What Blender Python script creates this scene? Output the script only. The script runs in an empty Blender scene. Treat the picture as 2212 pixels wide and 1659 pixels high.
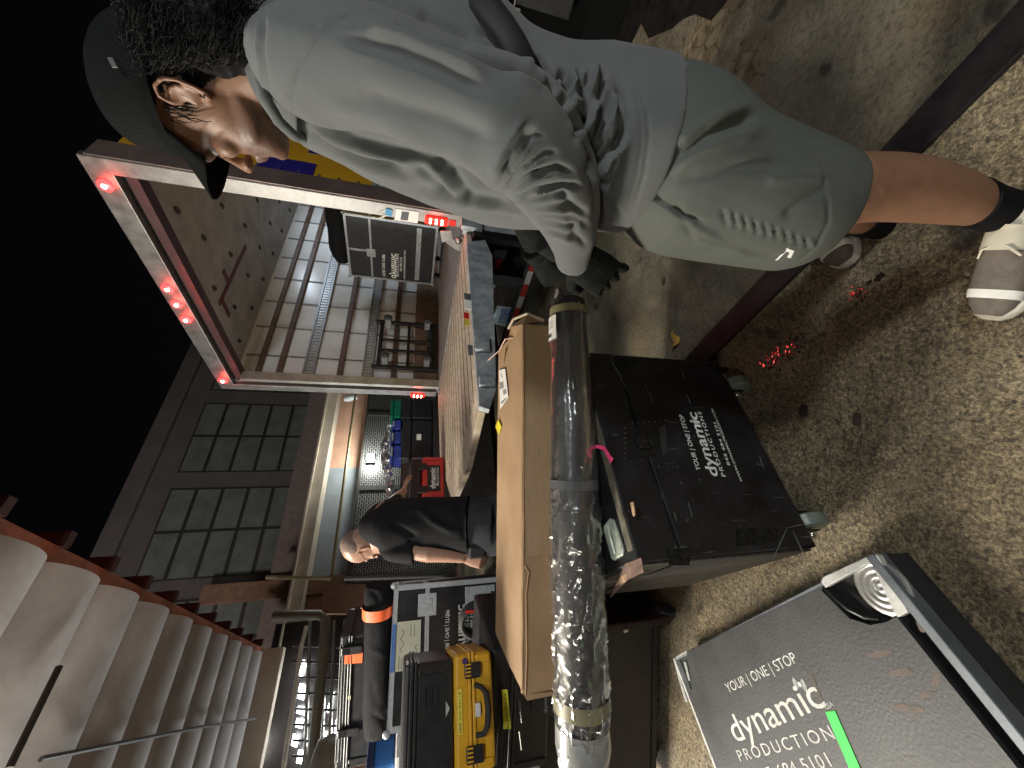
import bpy, math, random
import numpy as np
from mathutils import Vector, Matrix, noise
random.seed(7)
sc = bpy.context.scene
C = sc.collection
rad = math.radians
# ---------------- camera (a phone held on its side: world up is to the left of the picture)
CH = 1.35; FPX = 830.0
_p, _r = rad(15.0), rad(2.7)
FW = Vector((0, math.cos(_p), -math.sin(_p)))
_u0 = Vector((0, math.sin(_p), math.cos(_p))); _r0 = Vector((1, 0, 0))
RT = _r0 * math.cos(_r) + _u0 * math.sin(_r)
UP = _u0 * math.cos(_r) - _r0 * math.sin(_r)
CAM = Vector((0, 0, CH))
cd = bpy.data.cameras.new('camera'); cam = bpy.data.objects.new('camera', cd); C.objects.link(cam)
cX, cY, cZ = -UP, RT, -FW
cam.matrix_world = Matrix(((cX.x, cY.x, cZ.x, CAM.x), (cX.y, cY.y, cZ.y, CAM.y), (cX.z, cY.z, cZ.z, CAM.z), (0, 0, 0, 1)))
cd.sensor_fit = 'HORIZONTAL'; cd.sensor_width = 36.0; cd.lens = 36.0 * FPX / 2212.0
cd.clip_start = 0.02; cd.clip_end = 500
sc.camera = cam
# ---------------- world: night sky
wd = bpy.data.worlds.new('World'); sc.world = wd; wd.use_nodes = True
nt = wd.node_tree; nt.nodes.clear()
wo = nt.nodes.new('ShaderNodeOutputWorld'); bg = nt.nodes.new('ShaderNodeBackground'); sk = nt.nodes.new('ShaderNodeTexSky')
sk.sky_type = 'NISHITA'; sk.sun_disc = False; sk.sun_elevation = rad(-3); sk.sun_rotation = rad(200)
bg.inputs['Strength'].default_value = 0.02
nt.links.new(sk.outputs[0], bg.inputs[0]); nt.links.new(bg.outputs[0], wo.inputs[0])
sc.view_settings.view_transform = 'Standard'; sc.view_settings.look = 'None'; sc.view_settings.exposure = 0.5; sc.view_settings.gamma = 1.0
W = Vector((-0.588, 0.809, 0)); L = Vector((0.809, 0.588, 0)); ZU = Vector((0, 0, 1))
def wl(a, b, z=0.0): return W * a + L * b + ZU * z
def light(kind, name, loc, power, color=(1, 1, 1), size=0.2, target=None, size_y=None, spot=None):
    d = bpy.data.lights.new(name, kind); d.energy = power; d.color = color
    if kind == 'AREA':
        d.size = size
        if size_y: d.shape = 'RECTANGLE'; d.size_y = size_y
    elif kind == 'SUN': d.angle = size
    else: d.shadow_soft_size = size
    if spot: d.spot_size = spot; d.spot_blend = 0.6
    o = bpy.data.objects.new(name, d); C.objects.link(o); o.location = loc
    if target is not None: o.rotation_euler = (Vector(target) - Vector(loc)).to_track_quat('-Z', 'Y').to_euler()
    return o
light('SUN', 'moonlight', (0, 0, 20), 0.02, (0.75, 0.85, 1.0), rad(10), (3, 6, 0))
light('AREA', 'dock_canopy_light', wl(3.3, -1.6, 3.3), 270, (1.0, 0.93, 0.80), 0.5, wl(1.6, 0.8, 0.4), 1.6)
light('AREA', 'yard_floodlight', (2.2, -2.4, 4.2), 88, (0.93, 0.98, 1.0), 0.5, (0.3, 1.3, 0.7), 0.5)
light('AREA', 'yard_back_light', (-1.6, -3.2, 3.6), 32, (1.0, 0.94, 0.84), 0.5, (0.0, 1.5, 0.5), 0.5)
# ---------------- helpers
def ray(x, y):   # photo pixel (2212 x 1659) -> direction with unit optical depth
    return RT * (((1659 - y) - 829.5) / FPX) - UP * ((x - 1106.0) / FPX) + FW
def P(x, y, Z): return CAM + ray(x, y) * Z
def onplane(x, y, pl):
    q, n = pl; d = ray(x, y); return CAM + d * ((q - CAM).dot(n) / d.dot(n))
def PW(a): return (wl(a, 0), W)
def PLn(b): return (wl(0, b), L)
def PZ(z): return (Vector((0, 0, z)), ZU)
class MB:
    def __init__(s): s.v = []; s.f = []
    def add(s, vs, fs):
        n = len(s.v); s.v += [tuple(v) for v in vs]; s.f += [tuple(i + n for i in f) for f in fs]; return s
    def box(s, c, d, ax=None):
        X, Y, Z = ax if ax else (Vector((1, 0, 0)), Vector((0, 1, 0)), ZU); c = Vector(c)
        vs = [c + X * (d[0] / 2 * i) + Y * (d[1] / 2 * j) + Z * (d[2] / 2 * k) for i in (-1, 1) for j in (-1, 1) for k in (-1, 1)]
        return s.add(vs, [(0, 1, 3, 2), (4, 6, 7, 5), (0, 4, 5, 1), (2, 3, 7, 6), (0, 2, 6, 4), (1, 5, 7, 3)])
    def bb(s, a, b, ax=None):  # box by opposite corners in frame ax=(origin,X,Y,Z)
        O, X, Y, Z = ax if ax else (Vector((0, 0, 0)), Vector((1, 0, 0)), Vector((0, 1, 0)), ZU)
        c = [(a[i] + b[i]) / 2 for i in range(3)]
        return s.box(O + X * c[0] + Y * c[1] + Z * c[2], [abs(a[i] - b[i]) for i in range(3)], (X, Y, Z))
    def prism(s, pts, vec):
        n = len(pts); pts = [Vector(p) for p in pts]; vec = Vector(vec)
        s.add(pts + [p + vec for p in pts], [tuple(range(n))[::-1], tuple(range(n, 2 * n))] + [(i, (i + 1) % n, (i + 1) % n + n, i + n) for i in range(n)]); return s
    def tube(s, pts, r, seg=8, cap=True):
        pts = [Vector(p) for p in pts]; n = len(pts); rr = r if isinstance(r, (list, tuple)) else [r] * n
        vs = []; ref = None
        for i, p in enumerate(pts):
            t = (pts[min(i + 1, n - 1)] - pts[max(i - 1, 0)]).normalized()
            if ref is None: ref = t.orthogonal().normalized()
            ref = (ref - t * ref.dot(t)).normalized(); b = t.cross(ref)
            vs += [p + (ref * math.cos(2 * math.pi * k / seg) + b * math.sin(2 * math.pi * k / seg)) * rr[i] for k in range(seg)]
        fs = [(i * seg + k, i * seg + (k + 1) % seg, (i + 1) * seg + (k + 1) % seg, (i + 1) * seg + k) for i in range(n - 1) for k in range(seg)]
        if cap: fs += [tuple(range(seg))[::-1], tuple(range((n - 1) * seg, n * seg))]
        return s.add(vs, fs)
    def lathe(s, c, axis, prof, seg=24):  # prof: (along, radius)
        axis = Vector(axis).normalized(); u = axis.orthogonal().normalized(); w = axis.cross(u); c = Vector(c); n = len(prof); vs = []
        for h, r in prof: vs += [c + axis * h + (u * math.cos(2 * math.pi * k / seg) + w * math.sin(2 * math.pi * k / seg)) * r for k in range(seg)]
        fs = [(i * seg + k, i * seg + (k + 1) % seg, (i + 1) * seg + (k + 1) % seg, (i + 1) * seg + k) for i in range(n - 1) for k in range(seg)]
        fs += [tuple(range(seg))[::-1], tuple(range((n - 1) * seg, n * seg))]
        return s.add(vs, fs)
    def ell(s, c, r, ax=None, n=12, m=18):
        X, Y, Z = ax if ax else (Vector((1, 0, 0)), Vector((0, 1, 0)), ZU); c = Vector(c)
        vs = [c + Z * r[2]] + [c + Z * (r[2] * math.cos(math.pi * i / n)) + (X * (r[0] * math.cos(2 * math.pi * k / m)) + Y * (r[1] * math.sin(2 * math.pi * k / m))) * math.sin(math.pi * i / n) for i in range(1, n) for k in range(m)] + [c - Z * r[2]]
        fs = [(0, 1 + k, 1 + (k + 1) % m) for k in range(m)] + [(1 + i * m + k, 1 + (i + 1) * m + k, 1 + (i + 1) * m + (k + 1) % m, 1 + i * m + (k + 1) % m) for i in range(n - 2) for k in range(m)]
        e = len(vs) - 1; fs += [(e, 1 + (n - 2) * m + (k + 1) % m, 1 + (n - 2) * m + k) for k in range(m)]
        return s.add(vs, fs)
    def rings(s, rs, seg=28):  # rs: list of (centre, A, B, exponent)
        n = len(rs); vs = []
        for c, A, B, ex in rs:
            for k in range(seg):
                t = 2 * math.pi * k / seg; cx, sx = math.cos(t), math.sin(t)
                cx = math.copysign(abs(cx) ** ex, cx); sx = math.copysign(abs(sx) ** ex, sx)
                vs.append(c + A * cx + B * sx)
        fs = [(i * seg + k, i * seg + (k + 1) % seg, (i + 1) * seg + (k + 1) % seg, (i + 1) * seg + k) for i in range(n - 1) for k in range(seg)]
        fs += [tuple(range(seg))[::-1], tuple(range((n - 1) * seg, n * seg))]
        return s.add(vs, fs)
    def silh(s, rows, ex=0.92, seg=28, sub=3):
        # rows: (p1, p2, depth, half thickness) - sections through a limb or garment, smoothed between
        R_ = []
        for (x1, y1), (x2, y2), Z, t in rows: R_.append((x1, y1, x2, y2, Z, t))
        R_ = np.array(R_, float); n = len(R_); out = []
        for i in range(n - 1):
            p0, p1, p2, p3 = R_[max(i - 1, 0)], R_[i], R_[i + 1], R_[min(i + 2, n - 1)]
            for k in range(sub):
                t = k / sub; out.append(0.5 * ((2 * p1) + (-p0 + p2) * t + (2 * p0 - 5 * p1 + 4 * p2 - p3) * t * t + (-p0 + 3 * p1 - 3 * p2 + p3) * t ** 3))
        out.append(R_[-1]); a = []
        for q in out: a.append((P(q[0], q[1], q[4]), P(q[2], q[3], q[4]), q[5]))
        cs = [(p + q) / 2 for p, q, t in a]; rs = []
        for i, (p, q, t) in enumerate(a):
            tg = cs[min(i + 1, len(cs) - 1)] - cs[max(i - 1, 0)]; A = (p - q) / 2; B = A.cross(tg).normalized() * t
            if rs and rs[-1][2].dot(B) < 0: B = -B
            rs.append((cs[i], A, B, ex))
        return s.rings(rs, seg)
    def mesh(s, name):
        me = bpy.data.meshes.new(name); me.from_pydata(s.v, [], s.f); me.validate(); return me
LOCAL = set()
def fix_normals(me):
    import bmesh
    bm = bmesh.new(); bm.from_mesh(me); bmesh.ops.recalc_face_normals(bm, faces=bm.faces); bm.to_mesh(me); bm.free()
def put(name, mb, mat, parent=None, smooth=None, bevel=0, bseg=2, fix=True):
    me = mb.mesh(name) if isinstance(mb, MB) else mb
    if fix: fix_normals(me)
    if smooth is not None:
        me.polygons.foreach_set('use_smooth', [True] * len(me.polygons)); me.set_sharp_from_angle(angle=rad(smooth))
    o = bpy.data.objects.new(name, me); C.objects.link(o)
    if isinstance(mat, (list, tuple)):
        for m_ in mat: me.materials.append(m_)
    elif mat: me.materials.append(mat)
    if parent is not None:
        o.parent = parent
        if parent.type == 'EMPTY' and parent.name not in LOCAL: o.location = -parent.location
    if bevel:
        m = o.modifiers.new('bevel', 'BEVEL'); m.width = bevel; m.segments = bseg; m.limit_method = 'ANGLE'; m.angle_limit = rad(40)
    return o
def thing(name, label, cat, loc=(0, 0, 0), group=None, local=False, rz=0.0):
    o = bpy.data.objects.new(name, None); C.objects.link(o); o.location = loc; o.rotation_euler = (0, 0, rz)
    o.empty_display_size = 0.1; o['label'] = label; o['category'] = cat
    if group: o['group'] = group
    if local: LOCAL.add(o.name)
    return o
def tag(o, label, cat, group=None):
    o['label'] = label; o['category'] = cat
    if group: o['group'] = group
    return o
def struct(name, mb, mat, **k):
    o = put(name, mb, mat, **k); o['kind'] = 'structure'; return o
def copytree(o, parent=None):
    c = o.copy(); C.objects.link(c)
    if parent is not None: c.parent = parent
    if o.name in LOCAL: LOCAL.add(c.name)
    for ch in list(o.children): copytree(ch, c)
    return c
def poly(name, pl, px, th, mat, parent=None, off=0.0, **k):
    n = pl[1] if (pl[0] - CAM).dot(pl[1]) < 0 else -pl[1]  # towards the camera
    pts = [onplane(x, y, pl) + n * off for x, y in px]
    return put(name, MB().prism(pts, -n * th), mat, parent, **k)
def remesh(mbs, voxel, smooth_it=6):
    me = mbs.mesh('tmp') if isinstance(mbs, MB) else mbs
    fix_normals(me)
    o = bpy.data.objects.new('tmp', me); C.objects.link(o)
    m = o.modifiers.new('r', 'REMESH'); m.mode = 'VOXEL'; m.voxel_size = voxel
    if smooth_it:
        m2 = o.modifiers.new('s', 'SMOOTH'); m2.factor = 0.5; m2.iterations = smooth_it
    dg = bpy.context.evaluated_depsgraph_get(); dg.update()
    out = bpy.data.meshes.new_from_object(o.evaluated_get(dg)); bpy.data.objects.remove(o)
    out.materials.clear(); return out
def get_co(me):
    a = np.empty(len(me.vertices) * 3, np.float32); me.vertices.foreach_get('co', a); return a.reshape(-1, 3).astype(float)
def get_no(me):
    a = np.empty(len(me.vertices) * 3, np.float32); me.vertex_normals.foreach_get('vector', a); return a.reshape(-1, 3).astype(float)
def set_co(me, a): me.vertices.foreach_set('co', a.astype(np.float32).ravel()); me.update()
RM = np.array([list(RT), list(UP), list(FW)])
def to_px(co):
    c = (co - np.array(list(CAM))) @ RM.T
    return np.stack([1106.0 - FPX * c[:, 1] / c[:, 2], 1659 - (829.5 + FPX * c[:, 0] / c[:, 2])], 1)
def folds(me, strokes):
    """press folds into cloth: each stroke is (points, half width, height)"""
    co = get_co(me); no = get_no(me); px = to_px(co)
    vd = co - np.array(list(CAM)); vd /= np.linalg.norm(vd, axis=1)[:, None]
    face = np.clip(-(no * vd).sum(1) * 2.0 + 0.15, 0, 1); h = np.zeros(len(co))
    for pts, w, d in strokes:
        best = np.full(len(co), 1e9); tt = np.zeros(len(co)); n = len(pts) - 1
        for i in range(n):
            a = np.array(pts[i], float); b = np.array(pts[i + 1], float); ab = b - a
            t = np.clip(((px - a) @ ab) / (ab @ ab), 0, 1); dd = np.linalg.norm(px - (a + t[:, None] * ab), axis=1)
            m = dd < best; best[m] = dd[m]; tt[m] = (i + t[m]) / n
        h += d * np.exp(-(best / w) ** 2) * np.clip(np.minimum(tt, 1 - tt) * 6 + 0.15, 0, 1)
    set_co(me, co + no * (h * face)[:, None])
def text_mesh(s, bold=0.0, spacing=1.0, ext=0.0):
    cu = bpy.data.curves.new('t', 'FONT'); cu.body = s; cu.size = 1.0; cu.offset = bold; cu.space_character = spacing; cu.resolution_u = 3
    o = bpy.data.objects.new('t', cu); C.objects.link(o)
    dg = bpy.context.evaluated_depsgraph_get(); dg.update()
    me = bpy.data.meshes.new_from_object(o.evaluated_get(dg)); bpy.data.objects.remove(o); return me
def text_on(s, pl, p0, p1, height, off=0.0015, bold=0.0, spacing=1.0, shear=0.0):
    """lettering on a plane: baseline runs between the two points, height is the size of the letters"""
    n = pl[1] if (pl[0] - CAM).dot(pl[1]) < 0 else -pl[1]
    a = p0 if isinstance(p0, Vector) else onplane(*p0, pl); b = p1 if isinstance(p1, Vector) else onplane(*p1, pl)
    X = (b - a); ln = X.length; X.normalize(); Y = n.cross(X)
    me = text_mesh(s, bold, spacing); co = get_co(me); x0, x1 = co[:, 0].min(), co[:, 0].max()
    sx = ln / max(x1 - x0, 1e-6); sy = height / 0.7
    out = [a + X * float((c[0] - x0) * sx) + Y * float(c[1] * sy) + n * off for c in co]
    mb = MB(); mb.add(out, [tuple(p.vertices) for p in me.polygons]); bpy.data.meshes.remove(me); return mb
def join(*mbs):
    r = MB()
    for m in mbs: r.add(m.v, m.f)
    return r
# ---------------- materials
MATS = {}
def mat(name, col, rough=0.6, metal=0.0, var=0.15, scale=8.0, bump=0.0, bscale=120.0, col2=None, emis=None, est=0.0, coat=0.0, spec=0.5, detail=6, rvar=0.0, stretch=None, sss=0.0, sheen=0.0):
    if name in MATS: return MATS[name]
    m = bpy.data.materials.new(name); m.use_nodes = True; n = m.node_tree; N = n.nodes; K = n.links; bs = N['Principled BSDF']
    bs.inputs['Roughness'].default_value = rough; bs.inputs['Metallic'].default_value = metal; bs.inputs['Specular IOR Level'].default_value = spec
    bs.inputs['Coat Weight'].default_value = coat; bs.inputs['Base Color'].default_value = (*col, 1)
    if sss: bs.inputs['Subsurface Weight'].default_value = sss; bs.inputs['Subsurface Radius'].default_value = (0.012, 0.005, 0.003); bs.inputs['Subsurface Scale'].default_value = 1.0
    if sheen: bs.inputs['Sheen Weight'].default_value = sheen; bs.inputs['Sheen Roughness'].default_value = 0.5
    tc = N.new('ShaderNodeTexCoord'); mp = N.new('ShaderNodeMapping'); K.new(tc.outputs['Object'], mp.inputs[0])
    if stretch: mp.inputs['Scale'].default_value = stretch
    if var or col2:
        nz = N.new('ShaderNodeTexNoise'); nz.inputs['Scale'].default_value = scale; nz.inputs['Detail'].default_value = detail; nz.inputs['Roughness'].default_value = 0.65
        K.new(mp.outputs[0], nz.inputs['Vector']); rp = N.new('ShaderNodeValToRGB'); K.new(nz.outputs[0], rp.inputs[0])
        c2 = col2 if col2 else tuple(min(1, c * (1 + var)) for c in col); c1 = col if col2 else tuple(c * (1 - var) for c in col)
        rp.color_ramp.elements[0].position = 0.35; rp.color_ramp.elements[1].position = 0.65
        rp.color_ramp.elements[0].color = (*c1, 1); rp.color_ramp.elements[1].color = (*c2, 1)
        K.new(rp.outputs[0], bs.inputs['Base Color'])
        if rvar:
            mr = N.new('ShaderNodeMapRange'); mr.inputs[3].default_value = max(0.02, rough - rvar); mr.inputs[4].default_value = min(1, rough + rvar)
            K.new(nz.outputs[0], mr.inputs[0]); K.new(mr.outputs[0], bs.inputs['Roughness'])
    if bump:
        n2 = N.new('ShaderNodeTexNoise'); n2.inputs['Scale'].default_value = bscale; n2.inputs['Detail'].default_value = 4; K.new(mp.outputs[0], n2.inputs['Vector'])
        bp = N.new('ShaderNodeBump'); bp.inputs['Strength'].default_value = bump; bp.inputs['Distance'].default_value = 0.004
        K.new(n2.outputs[0], bp.inputs['Height']); K.new(bp.outputs[0], bs.inputs['Normal'])
    if emis: bs.inputs['Emission Color'].default_value = (*emis, 1); bs.inputs['Emission Strength'].default_value = est
    MATS[name] = m; return m
BLK = mat('black_laminate', (0.014, 0.014, 0.016), 0.42, var=0.5, scale=14, bump=0.12, bscale=300, rvar=0.12)
BLKM = mat('black_metal', (0.02, 0.02, 0.02), 0.4, 0.6, bump=0.1)
RUB = mat('black_rubber', (0.018, 0.018, 0.018), 0.7)
ALU = mat('aluminium', (0.25, 0.24, 0.23), 0.48, 0.9, var=0.2, scale=10, bump=0.15, bscale=60, rvar=0.12)
ZINC = mat('zinc_plate', (0.42, 0.44, 0.45), 0.42, 0.85, var=0.35, scale=30, bump=0.2, bscale=90)
WHT = mat('white_ink', (0.72, 0.72, 0.68), 0.6, var=0.12, scale=60)
PAPER = mat('label_paper', (0.75, 0.74, 0.70), 0.7, var=0.06)
INK = mat('dark_ink', (0.05, 0.05, 0.06), 0.7, var=0)
ORT = mat('orange_tape', (0.85, 0.13, 0.03), 0.55, var=0.1)
REDL = mat('red_lens_lit', (0.6, 0.02, 0.02), 0.3, var=0, emis=(1.0, 0.012, 0.012), est=11)
REDH = mat('red_led_hot', (1, 0.3, 0.25), 0.3, var=0, emis=(1.0, 0.28, 0.2), est=60)
REDD = mat('red_reflector', (0.5, 0.02, 0.015), 0.3, var=0.1)
# ---------------- ground
def ground_mat():
    m = bpy.data.materials.new('dock_concrete'); m.use_nodes = True; T = m.node_tree; N = T.nodes; K = T.links; bs = N['Principled BSDF']
    tc = N.new('ShaderNodeTexCoord'); v = tc.outputs['Object']
    def nz(s, d=5, r=0.6, dist=0.0):
        n = N.new('ShaderNodeTexNoise'); n.inputs['Scale'].default_value = s; n.inputs['Detail'].default_value = d; n.inputs['Roughness'].default_value = r; n.inputs['Distortion'].default_value = dist
        K.new(v, n.inputs['Vector']); return n.outputs[0]
    def ramp(src, els):
        r = N.new('ShaderNodeValToRGB'); K.new(src, r.inputs[0]); e = r.color_ramp.elements
        while len(e) < len(els): e.new(0.5)
        for q, (p, c) in zip(e, els): q.position = p; q.color = (*c, 1) if len(c) == 3 else c
        return r.outputs[0]
    def mix(f, a, b, mode='MIX'):
        x = N.new('ShaderNodeMix'); x.data_type = 'RGBA'; x.blend_type = mode
        for s, t in ((f, x.inputs[0]), (a, x.inputs[6]), (b, x.inputs[7])):
            if isinstance(s, (int, float)): t.default_value = s
            elif isinstance(s, tuple): t.default_value = (*s, 1)
            else: K.new(s, t)
        return x.outputs[2]
    g = lambda x: (x, x, x)
    vor = N.new('ShaderNodeTexVoronoi'); vor.inputs['Scale'].default_value = 115; K.new(v, vor.inputs['Vector'])
    peb = ramp(vor.outputs['Color'], [(0.15, g(0.62)), (0.5, g(1.0)), (0.85, g(1.45))])
    base = ramp(nz(2.6, 9, 0.75), [(0.34, (0.115, 0.086, 0.048)), (0.5, (0.235, 0.183, 0.108)), (0.72, (0.36, 0.295, 0.19))])
    rough_c = mix(1.0, base, peb, 'MULTIPLY')
    pits = ramp(nz(48, 6, 0.75), [(0.37, g(0.22)), (0.47, g(1.0))])
    rough_c = mix(1.0, rough_c, pits, 'MULTIPLY')
    grit = ramp(nz(130, 3, 0.8), [(0.40, g(0.45)), (0.6, g(1.25))]); rough_c = mix(1.0, rough_c, grit, 'MULTIPLY')
    # smoother slab beyond the steel edge
    smooth_c = ramp(nz(1.6, 9, 0.72, 0.6), [(0.3, (0.125, 0.10, 0.06)), (0.5, (0.20, 0.172, 0.115)), (0.7, (0.26, 0.232, 0.17))])
    rust = ramp(nz(1.1, 7, 0.65, 1.2), [(0.5, g(0)), (0.68, g(0.6))]); smooth_c = mix(rust, smooth_c, (0.20, 0.105, 0.028))
    smooth_c = mix(1.0, smooth_c, ramp(nz(55, 5, 0.7), [(0.36, g(0.5)), (0.5, g(1.0)), (0.7, g(1.2))]), 'MULTIPLY')
    dp = N.new('ShaderNodeVectorMath'); dp.operation = 'DOT_PRODUCT'; K.new(v, dp.inputs[0]); dp.inputs[1].default_value = tuple(L)
    gt = N.new('ShaderNodeMath'); gt.operation = 'GREATER_THAN'; K.new(dp.outputs['Value'], gt.inputs[0]); gt.inputs[1].default_value = 1.05
    # broken, spalled patch of slab near the parked truck
    def near(c, r0, r1):
        d = N.new('ShaderNodeVectorMath'); d.operation = 'DISTANCE'; K.new(v, d.inputs[0]); d.inputs[1].default_value = tuple(c)
        wob = N.new('ShaderNodeMath'); wob.operation = 'MULTIPLY_ADD'; K.new(nz(3.5, 5, .6), wob.inputs[0]); wob.inputs[1].default_value = .7; K.new(d.outputs['Value'], wob.inputs[2])
        q = N.new('ShaderNodeMapRange'); q.inputs[1].default_value = r0 + .35; q.inputs[2].default_value = r1 + .35; q.inputs[3].default_value = 1; q.inputs[4].default_value = 0; K.new(wob.outputs[0], q.inputs[0]); return q.outputs[0]
    ck = N.new('ShaderNodeTexVoronoi'); ck.feature = 'DISTANCE_TO_EDGE'; ck.inputs['Scale'].default_value = 9; K.new(v, ck.inputs['Vector'])
    chunk = mix(1.0, ramp(nz(14, 6, .75), [(0.35, (.10, .072, .035)), (0.5, (.27, .21, .125)), (0.7, (.42, .35, .24))]), ramp(ck.outputs[0], [(0.0, (.45, .28, .12)), (0.04, g(1.0))]), 'MULTIPLY')
    for cpx, r0, r1 in (((1570, 190), .16, .24), ((1610, 300), .10, .17), ((1520, 110), .14, .22)): smooth_c = mix(near(onplane(cpx[0], cpx[1], PZ(0)), r0, r1), smooth_c, chunk)
    damp = ramp(nz(.9, 6, .6, .5), [(0.42, g(0.42)), (0.55, g(1.0))]); smooth_c = mix(1.0, smooth_c, damp, 'MULTIPLY')
    col = mix(gt.outputs[0], rough_c, smooth_c)
    col = mix(1.0, col, ramp(nz(1.4, 6, .65, .4), [(0.36, g(0.62)), (0.52, g(1.0))]), 'MULTIPLY'); spots = ramp(nz(5.5, 3, 0.5), [(0.30, g(0.28)), (0.36, g(1.0))]); col = mix(1.0, col, spots, 'MULTIPLY')
    K.new(col, bs.inputs['Base Color'])
    rr = ramp(nz(7, 5, 0.6), [(0.35, g(0.42)), (0.65, g(0.75))]); K.new(rr, bs.inputs['Roughness'])
    h1 = N.new('ShaderNodeMath'); h1.operation = 'ADD'; K.new(nz(38, 6, 0.75), h1.inputs[0])
    h2 = N.new('ShaderNodeMath'); h2.operation = 'MULTIPLY'; K.new(nz(130, 3, 0.8), h2.inputs[0]); h2.inputs[1].default_value = 0.6; K.new(h2.outputs[0], h1.inputs[1])
    bp = N.new('ShaderNodeBump'); bp.inputs['Strength'].default_value = 0.9; bp.inputs['Distance'].default_value = 0.012
    K.new(h1.outputs[0], bp.inputs['Height']); K.new(bp.outputs[0], bs.inputs['Normal'])
    return m
gm = ground_mat()
# near part of the sheet is modelled uneven, the rest is flat out to the horizon
mb = MB(); n = 150; S = 6.0
gx = [-3.0 + S * i / n for i in range(n + 1)]; gy = [-1.0 + S * j / n for j in range(n + 1)]
def gh(x, y):
    e = min(x + 3.0, 3.0 - x, y + 1.0, 5.0 - y); k = max(0, min(1, e * 2))
    b = Vector((x, y, 0)).dot(L); h = 0.0035 * noise.noise(Vector((x * 9, y * 9, 0))) + 0.0025 * noise.noise(Vector((x * 26, y * 26, 3)))
    return h * k * (1 if b < 1.0 else 0.4)
mb.add([(x, y, gh(x, y)) for y in gy for x in gx], [(j * (n + 1) + i, j * (n + 1) + i + 1, (j + 1) * (n + 1) + i + 1, (j + 1) * (n + 1) + i) for j in range(n) for i in range(n)])
F_ = 120.0
for x0, x1, y0, y1 in ((-F_, -3, -F_, F_), (3, F_, -F_, F_), (-3, 3, -F_, -1), (-3, 3, 5, F_)):
    mb.add([(x0, y0, 0), (x1, y0, 0), (x1, y1, 0), (x0, y1, 0)], [(0, 1, 2, 3)])
struct('ground', mb, gm, smooth=60)
STRIP = mat('dark_steel', (0.022, 0.019, 0.020), 0.42, 0.3, var=0.4, scale=9, bump=0.25, bscale=70, rvar=0.15)
mb = MB(); mb.bb((-3.5, 1.0, -0.03), (9.0, 1.105, 0.016), (Vector((0, 0, 0)), W, L, ZU))
tag(put('steel_edge_strip', mb, STRIP, bevel=0.003), 'long dark steel strip set across the concrete in front of the truck', 'steel strip')
# shallow puddles that mirror the red truck lights
WAT = mat('water_film', (0.03, 0.022, 0.014), 0.05, var=0, bump=0.12, bscale=30, spec=1.0)
pi = 0
for (x, y, r) in ((1662, 785, .020), (1682, 768, .028), (1712, 745, .032), (1850, 632, .018), (1898, 600, .008)):
    c = onplane(x, y, PZ(0.006)); m_ = MB(); k = 16
    rp_ = random.Random(pi)
    for _ in range(int(9 + r * 500)):
        cc_ = c + Vector((rp_.gauss(0, r * .8), rp_.gauss(0, r * .8), 0)); q = rp_.uniform(.0015, .0062); k = 8; zt_ = rp_.uniform(-.0015, .0015)
        m_.prism([cc_ + Vector((math.cos(t) * q, math.sin(t) * q * .6, zt_)) for t in [2 * math.pi * i / k for i in range(k)]], (0, 0, -0.006))
    o = struct('puddle', m_, WAT); pi += 1
# leaf and debris on the slab
LEAF = mat('yellow_leaf', (0.42, 0.27, 0.05), 0.4, var=0.3, scale=40)
c = onplane(1460, 737, PZ(0.006)); mb = MB(); pts = []
for t in range(14):
    a = 2 * math.pi * t / 14; r = 0.036 * (1 + 0.25 * math.sin(3 * a)); pts.append(c + Vector((math.cos(a) * r * 1.2, math.sin(a) * r * 0.75, 0.012 * math.sin(2 * a + 1) + 0.01)))
mb.add([c + Vector((0, 0, 0.004))] + pts, [(0, 1 + i, 1 + (i + 1) % 14) for i in range(14)])
mb.tube([pts[0], pts[0] + Vector((0.02, 0.008, -0.004))], 0.0012, 5)
tag(put('fallen_leaf', mb, LEAF, smooth=60), 'crumpled yellow leaf on the concrete just past the steel strip', 'leaf')
DEB = mat('damp_debris', (0.03, 0.022, 0.016), 0.6, var=0.4)
for i, (x, y, r, lb) in enumerate(((1432, 608, .030, 'dark flat rectangular scrap on the concrete under the gloved hand'), (1735, 888, .030, 'dark brown scrap on the rough concrete right of the big black case'), (1850, 905, .028, 'dark grey scrap lying farthest out on the rough concrete'))):
    c = onplane(x, y, PZ(0.004)); k = 12; pts = []
    for t in range(k):
        a = 2 * math.pi * t / k; q = r * (0.75 + 0.6 * abs(noise.noise(Vector((math.cos(a) * 2, math.sin(a) * 2, i * 5.0))))); pts.append(c + Vector((math.cos(a) * q, math.sin(a) * q * 0.6, 0)))
    tag(put('debris_scrap', MB().prism(pts, (0, 0, -0.004)), DEB), lb, 'debris', 'scraps on the concrete')
# ---------------- box truck
AX = (Vector((0, 0, 0)), W, L, ZU)
def bx(*boxes):
    m = MB()
    for a, b in boxes: m.bb(a, b, AX)
    return m
YEL = mat('truck_yellow', (0.52, 0.27, 0.015), 0.45, var=0.08, scale=3, coat=0.2)
POSTS = mat('truck_post_side', (0.16, 0.115, 0.10), 0.5, 0.4, var=0.2, scale=5, bump=0.1)
PANEL = mat('white_liner_panel', (0.66, 0.67, 0.66), 0.28, var=0.10, scale=3, col2=(0.56, 0.57, 0.56), bump=0.1, bscale=15)
SEAM = mat('panel_seam', (0.16, 0.16, 0.16), 0.5, 0.3)
WOODS = mat('brown_wood_slat', (0.09, 0.05, 0.035), 0.55, var=0.35, scale=10)
KICK = mat('kick_board', (0.13, 0.08, 0.05), 0.6, var=0.4, scale=6)
TRACKM = mat('logistic_track_metal', (0.30, 0.33, 0.36), 0.45, 0.7, var=0.2, scale=30)
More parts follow.
